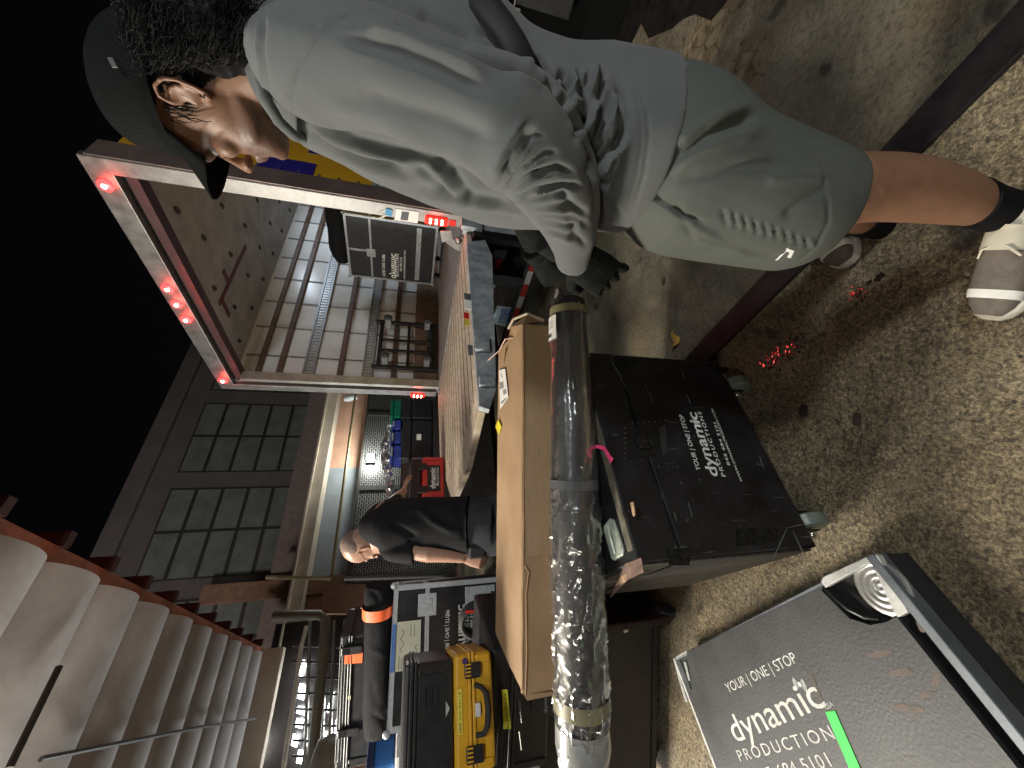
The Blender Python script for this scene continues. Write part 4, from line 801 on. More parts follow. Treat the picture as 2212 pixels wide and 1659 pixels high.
# slanting left end flap, and open flaps on the right
e_l = [(0, .004, hB), (0, .16, hB + .002), (0, dB - .01, hB - .002), (-.03, dB - .02, hB - .02), (-.055, .02, hB - .03), (-.02, -.004, hB - .01)]
def bw(u, y, z): return axb[0] + XB * u + YB * y + ZU * z
put('end_flap', MB().add([bw(-.015, .0, 0), bw(-.02, 0, hB - .012), bw(0, 0, hB), bw(0, dB, hB - .004), bw(.10, dB, hB - .004), bw(-.002, dB, 0)], [(0, 1, 2, 5), (2, 3, 5), (2, 4, 3)]), CBM, KB)
put('centre_tape', MB().prism([bw(0.0, .0, hB + .0035), bw(lB, .0, hB + .0035), bw(lB, .012, hB + .005), bw(0, .012, hB + .005)], (0, 0, .0006)), TAPM, KB)
put('front_tape', MB().bb((.42, -.004, hB - .115), (lB, -.0025, hB - .012), axb), TAPM, KB)
put('edge_crease', join(MB().tube([bw(.0, -.003, hB - .006), bw(.12, -.005, hB - .010), bw(.30, -.004, hB - .008), bw(.37, -.008, hB - .016), bw(.39, -.003, hB - .004)], .0035, 6), MB().tube([bw(.40, .0, hB - .0), bw(.8, -.001, hB - .002), bw(lB, -.0, hB)], .003, 6)), mat('dark_crease', (.22, .13, .06), .8), KB, smooth=60)
put('torn_flap', MB().add([bw(lB, 0, hB), bw(lB - .02, .12, hB + .003), bw(lB + .03, .14, hB + .012), bw(lB + .045, .02, hB - .02), bw(lB + .02, .0, hB - .09), bw(lB + .05, .17, hB + .0), bw(lB - .04, .22, hB + .012), bw(lB - .1, .30, hB + .002)], [(0, 1, 2, 3), (0, 3, 4), (1, 6, 5, 2), (6, 7, 5)]), CBM, KB)
put('torn_tape', MB().tube([bw(lB - .02, .12, hB + .004), bw(lB + .0, .22, hB + .015), bw(lB - .03, .31, hB + .02), bw(lB - .05, .40, hB + .045), bw(lB - .055, .43, hB + .05)], [.002, .003, .002, .003, .001], 6), mat('pink_clear_tape', (.62, .42, .34), .3, var=.1), KB)
put('end_wrap', MB().tube([bw(lB + .02, .0, hB - .08), bw(lB + .05, .02, hB - .02), bw(lB + .05, .10, hB + .012), bw(lB + .03, .16, hB + .016)], .006, 6), mat('clear_tape', (.55, .46, .36), .15, var=.2, coat=.5), KB, smooth=60)
ptop = PZ(zB + .006)
lb_ = put('shipping_label', MB().prism([onplane(x, y, ptop) for x, y in ((1078, 800), (1091, 796), (1098, 858), (1080, 884))], (0, 0, -.0008)), PAPER, KB)
for q in (((1079, 826), (1087, 824), (1088, 838), (1080, 841)), ((1086, 842), (1093, 840), (1094, 850), (1087, 853)), ((1082, 868), (1094, 858), (1094, 862), (1083, 874)), ((1082, 808), (1083, 807), (1085, 815), (1083, 816))):
    put('label_print', MB().prism([onplane(x, y, PZ(zB + .0068)) for x, y in q], (0, 0, -.0004)), mat('grey_barcode', (.25, .24, .24), .7, var=.3, scale=200), lb_)
put('warning_diamond', MB().prism([onplane(x, y, ptop) for x, y in ((1076, 906), (1083, 922), (1077, 939), (1070, 922))], (0, 0, -.0008)), mat('yellow_diamond', (.72, .60, .03), .55), KB)
# ---------------- black roll in crinkled clear wrap
rR = .0735
cl0, cr0 = P(1260, 1640, 1.08), P(1227, 640, 1.33)
XR = (cr0 - cl0); lR = XR.length; XR.normalize(); YR = Vector((-XR.y, XR.x, 0))
core0 = .10
KR = thing('wrapped_roll', 'long black floor roll in crinkled clear plastic lying in front of the cardboard carton', 'roll', cl0)
def rc(u, t, r): return cl0 + XR * u + (-YR * math.cos(t) + ZU * math.sin(t)) * r
def rring(us, rf, seg=40):
    mb = MB(); vs = [rc(u, 2 * math.pi * k / seg, rf(u, 2 * math.pi * k / seg)) for u in us for k in range(seg)]; n = len(us)
    mb.add(vs, [(i * seg + k, i * seg + (k + 1) % seg, (i + 1) * seg + (k + 1) % seg, (i + 1) * seg + k) for i in range(n - 1) for k in range(seg)]); return mb
us = [core0 + (lR - core0 - .02) * i / 60 for i in range(61)]
rf0 = lambda u: rR - .017 * max(0, (u - .5 * lR) / (.5 * lR))
m = rring(us, lambda u, t: rf0(u) * (1 + .02 * noise.noise(Vector((u * 6, math.cos(t), math.sin(t))))))
m.f += [tuple(range(40))[::-1], tuple(range(60 * 40, 61 * 40))]
put('roll_core', m, mat('black_vinyl', (.022, .022, .023), .5, var=.3, scale=8, bump=.1, bscale=30), KR, smooth=50)
def wrap_mat():
    m = bpy.data.materials.new('clear_plastic_wrap'); m.use_nodes = True; T_ = m.node_tree; N = T_.nodes; K = T_.links; N.clear()
    o = N.new('ShaderNodeOutputMaterial'); tr = N.new('ShaderNodeBsdfTransparent'); gl = N.new('ShaderNodeBsdfGlossy'); gl.inputs['Roughness'].default_value = .2; gl.inputs['Color'].default_value = (.95, .95, .92, 1)
    df = N.new('ShaderNodeBsdfDiffuse'); df.inputs['Color'].default_value = (.45, .45, .43, 1)
    fr = N.new('ShaderNodeLayerWeight'); fr.inputs['Blend'].default_value = .35
    mr = N.new('ShaderNodeMapRange'); mr.inputs[3].default_value = .10; mr.inputs[4].default_value = .5; K.new(fr.outputs['Fresnel'], mr.inputs[0])
    m1 = N.new('ShaderNodeMixShader'); K.new(mr.outputs[0], m1.inputs[0]); K.new(tr.outputs[0], m1.inputs[1]); K.new(gl.outputs[0], m1.inputs[2])
    m2 = N.new('ShaderNodeMixShader'); m2.inputs[0].default_value = .045; K.new(m1.outputs[0], m2.inputs[1]); K.new(df.outputs[0], m2.inputs[2]); K.new(m2.outputs[0], o.inputs[0])
    tc = N.new('ShaderNodeTexCoord'); n1 = N.new('ShaderNodeTexNoise'); n1.inputs['Scale'].default_value = 45; n1.inputs['Detail'].default_value = 2; K.new(tc.outputs['Object'], n1.inputs['Vector'])
    bp = N.new('ShaderNodeBump'); bp.inputs['Strength'].default_value = .15; bp.inputs['Distance'].default_value = .01; K.new(n1.outputs[0], bp.inputs['Height']); K.new(bp.outputs[0], gl.inputs['Normal'])
    return m
WRAP = wrap_mat()
us = [-.02 + (lR + .04) * i / 300 for i in range(301)]
def rfw(u, t):
    c = Vector((math.cos(t) * 1.1, math.sin(t) * 1.1, 0)); left = max(0, min(1, (lR * .62 - u) / (lR * .2)))
    a = noise.noise(Vector((u * 9 + c.y * 1.2, c.x * 1.5, c.y * 1.5))); b = noise.noise(Vector((u * 30 + 9 - c.x * 3, c.x * 2.6, c.y * 2.6)))
    lg = noise.noise(Vector((u * 2.2 + 4, c.x * 5, c.y * 5)))
    rid = (1 - abs(a) * 2.2) ** 3 * .006 + (1 - abs(b) * 2.2) ** 3 * .003
    r = rf0(u) + .002 + max(0, rid) * (.25 + 1.0 * left) + .0035 * abs(lg) * (1 - left * .5)
    if u < core0: k = (core0 - u) / (core0 + .02); r = r * (1 - .16 * k) + .006 * a * k
    if u > lR - .07: k = (u - lR + .07) / .09; r *= 1 - .25 * k
    return r
put('plastic_wrap', rring(us, rfw, 72), WRAP, KR, smooth=32, fix=False)
# milky gathered end
us = [-.055 + .165 * i / 30 for i in range(31)]
def rfe(u, t):
    k = max(0, min(1, (u + .055) / .09)); c = Vector((math.cos(t) * 1.1, math.sin(t) * 1.1, 0)); z = noise.noise(Vector((u * 20, c.x * 3, c.y * 3)))
    return (rR + .004) * (.55 + .45 * k ** .6) + .006 * z * (1.2 - k)
MILK = mat('milky_plastic', (.26, .26, .25), .3, var=.3, scale=12, coat=.3)
m = rring(us[:28], rfe, 48); m.f.append(tuple(range(48))[::-1]); put('gathered_end', m, MILK, KR, smooth=40)
OLV = mat('olive_tape', (.20, .18, .10), .45, var=.15, scale=20)
for u0, u1 in ((px_u, px_u + .055) for px_u in (.0,)): pass
def u_at(y): return ((onplane(1240, y, PZ(zC1 + rR * 1.6)) - cl0).dot(XR))
for y0, y1, m__ in ((1556, 1522, OLV), (650, 632, OLV), (1062, 1040, mat('grey_clear_tape', (.10, .10, .10), .25, coat=.4))):
    u0, u1 = u_at(y0), u_at(y1); put('tape_band', rring([u0 + (u1 - u0) * i / 6 for i in range(7)], lambda u, t: rf0(u) + .0065 if m__ is OLV else rf0(u) + .007, 40), m__, KR, smooth=60)
u0, u1 = u_at(712), u_at(655)
ts = [rad(98 - 42 * i / 6) for i in range(7)] 
m = MB(); rr_ = [[rc(u, t, rf0(u) + .009) for t in [rad(150 - 75 * i / 8) for i in range(9)]] for u in (u0, u1)]
m = MB(); NN = 9; ang = [rad(62 + 50 * i / 8) for i in range(9)]
vs = [rc(u, a, rf0(u) + .0095) for u in (u0, u1) for a in ang]; m.add(vs, [(i, i + 1, NN + i + 1, NN + i) for i in range(NN - 1)])
pl_ = put('paper_label', m, PAPER, KR, smooth=60, fix=False)
m = MB(); vs = [rc(u, a, rf0(u) + .0105) for u in (u0 + .010, u0 + .022) for a in ang[3:8]]; m.add(vs, [(i, i + 1, 5 + i + 1, 5 + i) for i in range(4)]); put('label_print', m, INK, pl_, fix=False)
m = MB()
for q in (.03, .036, .045, .052): vs = [rc(u, a, rf0(u) + .0105) for u in (u0 + q + .01, u0 + q + .0125) for a in ang[2:7]]; m.add(vs, [(i, i + 1, 5 + i + 1, 5 + i) for i in range(4)])
put('label_print', m, mat('grey_barcode', (.25, .24, .24), .7), pl_, fix=False)
# ---------------- stack of cases at the left
def plastic_case(name, label, cat, x0, x1, y, d, z0, z1, col, latches, handle=True, group=None, seam=.5, vert=False):
    """moulded hard case, front at depth y"""
    t = thing(name, label, cat, ((x0 + x1) / 2, y, z0), group); h = z1 - z0; s = z0 + h * seam
    put('body', MB().bb((x0, y, z0), (x1, y + d, s - .003)), col, t, bevel=.016, bseg=3)
    put('lid', MB().bb((x0, y, s + .003), (x1, y + d, z1)), col, t, bevel=.016, bseg=3)
    put('seam_ledge', join(MB().bb((x0 - .006, y - .010, s - .014), (x1 + .006, y + d, s - .0015)), MB().bb((x0 - .006, y - .010, s + .0015), (x1 + .006, y + d, s + .014))), col, t, bevel=.004)
    for k in (.06, .94): put('corner_rib', MB().bb((x0 + (x1 - x0) * k - .014, y - .008, z0 + .01), (x0 + (x1 - x0) * k + .014, y, s - .016)), col, t, bevel=.004)
    for i in range(3): put('lid_rib', MB().bb((x0 + .06, y - .003, s + .024 + i * .016), (x1 - .06, y, s + .030 + i * .016)), col, t, bevel=.002) if h > .19 else None
    for x in latches:
        l_ = put('latch', MB().bb((x - .026, y - .022, s - h * .24), (x + .026, y - .008, s + h * .18)), PLB, t, bevel=.006)
        put('latch_ribs', join(*[MB().bb((x - .018 + .012 * i, y - .025, s + h * .02), (x - .013 + .012 * i, y - .021, s + h * .16)) for i in range(4)]), col if col is not PLB else ALU, l_)
    if handle:
        xc = (x0 + x1) / 2; hz = s - h * .10
        put('handle', MB().tube([(xc - .075, y - .008, hz), (xc - .07, y - .03, hz - .02), (xc - .05, y - .035, hz - .036), (xc, y - .036, hz - .042), (xc + .05, y - .035, hz - .036), (xc + .07, y - .03, hz - .02), (xc + .075, y - .008, hz)], [.009, .009, .011, .012, .011, .009, .009], 10), RUB, t, smooth=60)
    return t
YELP = mat('yellow_plastic', (.62, .33, .015), .42, var=.08, scale=6, bump=.15, bscale=250)
DKP = mat('charcoal_plastic', (.02, .02, .021), .33, var=.3, scale=20, bump=.15, bscale=200)
XL = -1.60
# black case on top of the yellow one
t = plastic_case('hard_case', 'black hard case with a faint sheen lying on top of the yellow case', 'hard case', -1.55, -1.105, 1.53, .36, 1.131, 1.318, DKP, (), handle=False, seam=.80)
put('recessed_ribs', join(*[MB().bb((-1.245, 1.524, 1.19 + .022 * i), (-1.185, 1.531, 1.198 + .022 * i)) for i in range(3)]), PLB, t)
put('reflective_corner', MB().prism([Vector((-1.235, 1.525, 1.160)), Vector((-1.258, 1.525, 1.145)), Vector((-1.282, 1.525, 1.160))], (0, .004, 0)), mat('silver_corner', (.5, .5, .48), .4, .4), t)
TB_ = t
# yellow case
ty = plastic_case('hard_case', 'bright yellow hard case with black handle and two black latches', 'hard case', -1.455, -1.095, 1.53, .34, .975, 1.128, YELP, (-1.150, -1.400), seam=.56)
put('hasp_boss', join(MB().lathe((-1.118, 1.52, 1.085), (0, -1, 0), [(0, .012), (.01, .010)], 12)), mat('purple_boss', (.06, .03, .14), .4), ty)
put('name_plate', MB().bb((-1.295, 1.515, 1.03), (-1.255, 1.528, 1.05)), mat('pale_name_plate', (.6, .6, .62), .4), ty)
lb = put('label_strip', MB().bb((-1.34, 1.5245, 1.098), (-1.205, 1.5275, 1.116)), mat('yellow_label_film', (.80, .66, .08), .4), ty)
put('printed_lettering', text_on('KEEP THIS WAY UP', (Vector((0, 1.5235, 0)), Vector((0, -1, 0))), Vector((-1.335, 1.5235, 1.1025)), Vector((-1.212, 1.5235, 1.1025)), .009, off=.001), INK, lb)
for q_ in (TB_, ty):   # turned to face the yard
    pv_ = Vector((-1.10, 1.53, 0)); q_.location = pv_ + Matrix.Rotation(rad(29), 3, 'Z') @ (q_.location - pv_); q_.rotation_euler = (0, 0, rad(29))
# round black and red cable coil behind the yellow one
tc_ = thing('cable_coil', 'black round cable coil with a small red tag behind the yellow case', 'cable coil', (-1.24, 2.02, .95))
put('coil', join(*[MB().tube([(-1.27 + .085 * math.cos(t), 2.0 + .02 * k, .925 + .10 * math.sin(t)) for t in [2 * math.pi * i / 24 for i in range(25)]], .014, 8, cap=False) for k in range(3)]), RUB, tc_, smooth=60)
put('tag', MB().box((-1.20, 1.985, .985), (.012, .006, .05)), REDD, tc_)
# wide black case with the yellow label under them
tb = plastic_case('hard_case', 'wide black hard case with a yellow printed label, under the yellow case', 'hard case', -1.66, -1.12, 1.56, .45, .69, .968, PLB, (), handle=False, seam=.62)
pb_ = (Vector((0, 1.548, 0)), Vector((0, -1, 0)))
yl_ = poly('yellow_label', pb_, [(1084, 1490), (1096, 1490), (1104, 1574), (1088, 1575)], .002, mat('lime_label', (.72, .72, .05), .5), tb)
put('printed_lettering', text_on('FT END UP E SDR', (pb_[0] + Vector((0, -.001, 0)), pb_[1]), (1100, 1570), (1093, 1495), .008), INK, yl_)
pn = poly('maker_panel', pb_, [(1150, 1490), (1200, 1494), (1203, 1546), (1148, 1542)], .002, PLB, tb)
put('printed_lettering', text_on('dynamic', (pb_[0] + Vector((0, -.002, 0)), pb_[1]), (1182, 1538), (1180, 1480), .016, bold=.01), mat('dim_print', (.2, .2, .2), .6), pn)
poly('white_sticker', pb_, [(1192, 1500), (1202, 1500), (1203, 1520), (1194, 1521)], .003, PAPER, tb, off=.002)
put('groove_lines', join(*[MB().tube([P(1122 + 0, y0, 1.56), P(1127, y1, 1.56)], .003, 5) for y0, y1 in ((1515, 1560), (1580, 1620))]), mat('grey_line', (.12, .12, .11), .4, .5), tb)
# lower black trunk on the ground
tk = flight_case('equipment_trunk', 'long black trunk on the ground at the bottom of the left stack', 'trunk', (-1.98, 1.64, 0), rad(3), .86, .55, .688, trim=mat('black_trim', (.03, .03, .032), .35, .6), split=.5, latches=(.75,), cast=.07)
tl_ = onplane(1347, 1336, (Vector((0, 1.66, 0)), Vector((0, -1, 0))))
fh = thing('cart_frame', 'red and black cart frame end with a silver catch beside the black trunk', 'cart', (-1.02, 1.72, 0))
put('frame', join(MB().bb((-1.16, 1.66, .30), (-1.10, 2.1, .40)), MB().bb((-1.14, 1.60, .06), (-1.10, 1.66, .62))), mat('dark_maroon_frame', (.02, .004, .005), .5), fh, bevel=.008)
put('catch', MB().box(P(1350, 1354, 1.83), (.045, .02, .03)), mat('bright_catch', (.7, .68, .62), .25, .8), fh, bevel=.004)
put('wheel', MB().lathe((-1.12, 1.66, .052), (1, 0, 0), [(0, .02), (0, .05), (.03, .05), (.03, .02)], 18), RUB, fh, smooth=40)
SILV = mat('bright_silver_trim', (.55, .58, .61), .4, .25, var=.15, scale=40, bump=.1)
# big flight case with silver edges, behind the stack
fy = 1.95; zt = 1.372
q0 = P(851, 1266, 2.32); zt = q0.z; RZ = rad(25); WF = .70
fcc = flight_case('flight_case', 'large black flight case with silver edging and a paper note beside the man in black', 'flight case', (q0.x - WF * math.cos(RZ), q0.y - WF * math.sin(RZ), 0), RZ, WF, .60, zt, split=zt - .20, latches=(.33, .835), cast=.10, trim=SILV)
FXo = Vector((-1.60, fy, 0)); FX = Vector((math.cos(rad(2)), math.sin(rad(2)), 0)); FN = Vector((math.sin(rad(2)), -math.cos(rad(2)), 0))
def fw(u, z, o=.004): return Vector((u, -o, z))
put('vertical_band', MB().bb((.26, -.003, 1.10), (.285, .004, 1.345)), ZINC, fcc) if False else None
put('front_band', MB().bb((.03, -.0035, .60), (.67, .003, .63)), SILV, fcc)
nt_ = put('paper_note', MB().bb((.27, -.005, zt - .165), (.51, -.004, zt - .03)), mat('cream_note', (.66, .66, .52), .7, var=.05), fcc)
for i, (x, z, w_) in enumerate(((.28, zt - .05, .06), (.28, zt - .065, .05), (.28, zt - .10, .06), (.28, zt - .115, .05), (.43, zt - .11, .06), (.43, zt - .13, .06))): put('note_print', MB().bb((x, -.0058, z), (x + w_, -.0052, z + .003)), mat('grey_print', (.08, .08, .09), .6), nt_)
HW = [Vector((.36 + .016 * i, -.006, zt - .062 + .011 * math.sin(i * 1.9))) for i in range(8)]; put('handwriting', MB().tube(HW, .0016, 4), INK, nt_)
HW = [Vector((.29 + .014 * i, -.006, zt - .142 + .009 * math.sin(i * 2.3))) for i in range(8)]; put('handwriting', MB().tube(HW, .0016, 4), INK, nt_)
put('blue_tape', MB().bb((.27, -.0062, zt - .024), (.50, -.001, zt - .004)), mat('blue_tape', (.10, .24, .62), .6), fcc)
wordmark(fcc, Vector((.30, -.0008, zt - .46)), Vector((1, 0, 0)), ZU, Vector((0, -1, 0)), .27)
put('handle_dish', MB().bb((.53, -.004, zt - .62), (.66, .003, zt - .43)), SILV, fcc, bevel=.003)
# long soft bag and black case on top of it
bag = thing('soft_bag', 'long black soft bag with an orange tape band lying on the silver edged flight case', 'bag', (-1.6, 2.25, 1.38))
mb = MB(); rows = [(( 790, 1262), (848, 1262), 2.34, .05), ((788, 1290), (850, 1285), 2.34, .075), ((790, 1310), (848, 1310), 2.34, .07), ((789, 1360), (849, 1360), 2.34, .085), ((789, 1440), (846, 1440), 2.34, .09), ((786, 1520), (846, 1520), 2.34, .085), ((788, 1575), (850, 1565), 2.34, .075), ((792, 1592), (845, 1580), 2.34, .05)]
mb.silh(rows, ex=.85); me = remesh(mb, .006, 4)
folds(me, [([(800, 1330), (820, 1340), (845, 1332)], 6, -.004), ([(795, 1400), (830, 1415)], 8, .004), ([(835, 1380), (832, 1480), (838, 1540)], 7, .005), ([(800, 1540), (830, 1560), (842, 1580)], 7, -.006), ([(796, 1270), (815, 1290), (820, 1305)], 6, -.005), ([(800, 1470), (815, 1530)], 9, -.004)])
put('fabric', me, BAGM, bag, smooth=60)
m = MB().silh([((786, 1303), (852, 1300), 2.34, .098), ((786, 1325), (852, 1322), 2.34, .100)], ex=.85, sub=2); m.f = m.f[:-2]
for i, v in enumerate(m.v): c = Vector((-1.05, 2.1, 1.44)); pass
put('tape_band', m, ORT, bag, smooth=60)
xa, xb = P(800, 1555, 2.76), P(800, 1312, 2.70)
bc = plastic_case('hard_case', 'long black hard case with an orange tape square behind the soft bag', 'hard case', xa.x, xb.x, 2.56, .30, zt + .01, P(747, 1400, 2.68).z, DKP, (P(770, 1345, 2.66).x, P(770, 1505, 2.66).x), handle=False, seam=.78)
po_ = (Vector((0, 2.55, 0)), Vector((0, -1, 0)))
put('tape_patch', MB().prism([onplane(x, y, po_) for x, y in ((745, 1407), (784, 1406), (782, 1432), (743, 1435))], (0, .004, 0)), ORT, bc)
poly('small_sticker', po_, [(752, 1503), (758, 1503), (757, 1512), (751, 1511)], .003, mat('cream_sticker', (.6, .6, .35), .5), bc)
# blue box and white post at the far left
bb_ = case_box('storage_tub', 'blue storage tub with a dark lid at the far left behind the cases', 'tub', 0, 0, 0, 0, 0, 0, BLP) if False else None
tb2 = thing('storage_tub', 'blue storage tub with a dark lid at the far left behind the cases', 'tub', (-2.0, 2.3, 1.2))
put('body', MB().bb((-2.9, 2.3, 1.33), (-2.24, 2.6, 1.45)), mat('mid_blue_plastic', (.03, .12, .36), .4), tb2, bevel=.015); put('lid', MB().bb((-2.91, 2.29, 1.452), (-2.23, 2.61, 1.49)), mat('navy_lid', (.02, .03, .08), .4), tb2, bevel=.01)
wp = thing('stacking_table', 'white edged table under the blue tub at the far left', 'table', (-2.1, 2.4, 0))
put('table_top', MB().bb((-3.0, 2.2, 1.27), (-2.1, 2.8, 1.325)), mat('white_edge', (.6, .6, .58), .5), wp, bevel=.004)
for x in (-2.9, -2.2): put('leg', MB().bb((x - .02, 2.25, 0), (x + .02, 2.29, 1.27)), ALU, wp)
# ---------------- people: shared builders
SKIN = mat('skin_brown', (.34, .185, .115), .5, var=.10, scale=30, bump=.12, bscale=400, sss=.12)
SKIN2 = mat('skin_light', (.34, .19, .13), .5, var=.10, scale=30, bump=.1, bscale=300, sss=.12)
def frame(f, u):
    f = Vector(f).normalized(); u = Vector(u); u = (u - f * u.dot(f)).normalized(); return f, u.cross(f), u   # forward, left, up
def head_parts(ear_c, f, s, u, k):
    """head in its own frame: origin between the ears; returns union pieces"""
    def q(x, y, z): return ear_c + (f * x + s * y + u * z) * k
    m = MB(); rows = [(-.106, .088, .05, .016), (-.098, .099, .028, .030), (-.086, .103, .01, .042), (-.072, .101, -.012, .050), (-.058, .099, -.035, .056), (-.04, .097, -.06, .061), (-.02, .094, -.078, .065), (0, .090, -.088, .068), (.02, .090, -.094, .071), (.038, .097, -.098, .073), (.055, .099, -.10, .076), (.08, .093, -.098, .077), (.105, .074, -.084, .068), (.128, .042, -.052, .046), (.140, .012, -.02, .02)]
    m.rings([(q((a + b) / 2, 0, z), f * ((a - b) / 2 * k), s * (w * k), .88) for z, a, b, w in rows], 36)
    E = lambda c, r: m.ell(q(*c), [v * k for v in r], (f, s, u), 10, 14)
    m.rings([(q(.094, 0, .030), f * .006 * k, s * .007 * k, 1), (q(.104, 0, .012), f * .009 * k, s * .008 * k, 1), (q(.115, 0, -.006), f * .012 * k, s * .011 * k, 1), (q(.117, 0, -.018), f * .014 * k, s * .016 * k, 1), (q(.108, 0, -.026), f * .012 * k, s * .014 * k, 1)], 14)
    E((.124, 0, -.015), (.0085, .009, .008)); E((.112, .013, -.019), (.010, .006, .007)); E((.112, -.013, -.019), (.010, .006, .007))
    E((.104, 0, -.044), (.009, .022, .0055)); E((.102, 0, -.054), (.009, .019, .0065)); E((.096, 0, -.088), (.013, .018, .013))
    for y in (-1, 1):
        E((.074, y * .043, -.012), (.020, .018, .020)); E((.088, y * .032, .024), (.010, .016, .005)); E((.087, y * .032, .006), (.009, .015, .004)); E((.094, y * .028, .034), (.010, .022, .006)); E((.03, y * .049, -.064), (.042, .012, .018))
        # ear: rim, lobe, inner ridge
        c0 = [(-.004, .066, -.028), (.001, .072, -.012), (-.006, .080, -.0), (.004, .078, .022), (-.008, .087, .036), (-.022, .091, .032), (-.029, .090, .014), (-.024, .086, -.006), (-.014, .080, -.022), (-.006, .074, -.031)]
        rim = [q(a, y * b, c) for a, b, c in ((.004, .073, .012), (.004, .080, .026), (-.006, .088, .036), (-.020, .092, .034), (-.030, .092, .018), (-.028, .089, -.002), (-.019, .084, -.018), (-.010, .078, -.029), (-.002, .073, -.030), (.002, .070, -.020))]
        m.tube(rim, [.004 * k, .0045 * k, .0045 * k, .0045 * k, .0048 * k, .0045 * k, .0045 * k, .006 * k, .006 * k, .004 * k], 8)
        m.tube([q(-.004, y * .078, .022), q(-.016, y * .084, .020), q(-.019, y * .083, .004), q(-.010, y * .078, -.008)], .003 * k, 6)
        E((-.011, y * .074, .004), (.014, .006, .024)); E((.004, y * .073, -.006), (.005, .005, .007))
    return m, q
def glove(name, wrist, palm_dir, back_dir, size, curls, mat_, parent, thumb=1, label=None, cuff=.06, spread=.004, rad_=.0095):
    """gloved hand: palm, four unequal bent fingers and a thumb leaving the side of the palm"""
    f, s, u = frame(palm_dir, back_dir); k = size / .19
    def q(x, y, z): return wrist + (f * x + s * y + u * z) * k
    m = MB(); m.rings([(q(-cuff, 0, 0), s * .036 * k, u * .030 * k, .9), (q(-cuff * .4, 0, 0), s * .034 * k, u * .027 * k, .9), (q(0, 0, 0), s * .033 * k, u * .022 * k, .9), (q(.03, 0, 0), s * .040 * k, u * .020 * k, .85), (q(.07, 0, 0), s * .045 * k, u * .018 * k, .85), (q(.095, 0, 0), s * .044 * k, u * .015 * k, .85), (q(.102, 0, 0), s * .040 * k, u * .010 * k, .85)], 22)
    for i, (y, ln, c) in enumerate(zip((.033, .011, -.011, -.031), (.074, .082, .077, .062), curls)):
        p = Vector((.092, y, 0)); a = 0.0; pts = [p.copy()]; sp = (1.5 - i) * spread / .03
        for seg, cc in ((.42, c[0]), (.32, c[1]), (.26, c[2])):
            a += rad(cc); p = p + Vector((math.cos(a) * ln * seg, sp * ln * seg * .2, -math.sin(a) * ln * seg)); pts.append(p.copy())
        m.tube([q(*v) for v in pts], [rad_ * 1.08 * k, rad_ * k, rad_ * .92 * k, rad_ * .7 * k], 10)
        for v, r in zip(pts[1:], (1.04, .96, .74)): m.ell(q(*v), (rad_ * r * k,) * 3, n=7, m=9)
    tp = [Vector((.022, thumb * .030, -.006)), Vector((.050, thumb * .056, -.020)), Vector((.078, thumb * .058, -.040)), Vector((.096, thumb * .046, -.056))]
    m.tube([q(*v) for v in tp], [.015 * k, .0125 * k, .011 * k, .008 * k], 10)
    for v, r in zip(tp[1:], (.0125, .0112, .0085)): m.ell(q(*v), (r * k,) * 3, n=7, m=9)
    o = put(name, remesh(m, .0028, 3), mat_, parent, smooth=70)
    return o, q
# ---------------- man in grey, at the right
MAN = thing('person', 'man in grey long sleeve top, green shorts, black cap and gloves, holding the roll', 'person', (.38, .68, 0))
ear = P(397, 218, .600)
az = rad(-47); pit = rad(11)
fwd = Vector((math.sin(az) * math.cos(pit), math.cos(az) * math.cos(pit), -math.sin(pit))); upv = Vector((0, 0, 1))
f, s, u = frame(fwd, upv)
# turn so that the near ear (left ear) sits at `ear`
KH = .96; HC = ear - s * (.086 * KH) - u * .004
hm, hq = head_parts(HC, f, s, u, KH)
body = MB(); body.add(hm.v, hm.f)
body.rings([(hq(-.018, 0, -.02), f * .060, s * .056, 1), (hq(-.030, 0, -.07), f * .062, s * .056, 1), (hq(-.050, 0, -.12) , f * .064, s * .060, 1), (hq(-.075, 0, -.17), f * .07, s * .075, 1), (hq(-.09, 0, -.22), f * .07, s * .09, 1)], 24)
# trunk under the clothes joins head and legs
body.silh([((600, -40), (600, 200), .66, .10), ((760, -60), (760, 260), .68, .13), ((1000, 40), (1000, 400), .70, .12), ((1200, 200), (1200, 430), .72, .11), ((1400, 220), (1400, 460), .72, .12), ((1500, 240), (1500, 500), .73, .12)])
NL = [((1480, 250), (1480, 500), .70, .075), ((1620, 300), (1620, 520), .73, .075), ((1740, 334), (1745, 505), .755, .066), ((1800, 336), (1800, 500), .768, .060), ((1870, 334), (1865, 480), .780, .056), ((1930, 337), (1930, 476), .795, .058), ((1990, 347), (1990, 478), .808, .056), ((2050, 366), (2050, 482), .820, .050), ((2105, 390), (2100, 486), .832, .042), ((2150, 410), (2140, 492), .843, .036), ((2190, 420), (2180, 500), .852, .034), ((2235, 420), (2230, 510), .865, .036)]
body.silh(NL, ex=1.0)
FL = [((1480, 270), (1480, 440), .92, .07), ((1600, 330), (1600, 480), .96, .065), ((1700, 385), (1700, 500), 1.0, .055), ((1760, 405), (1760, 495), 1.03, .05), ((1810, 420), (1810, 495), 1.07, .05), ((1860, 440), (1860, 505), 1.12, .042), ((1900, 455), (1898, 512), 1.15, .036)]
body.silh(FL, ex=1.0)
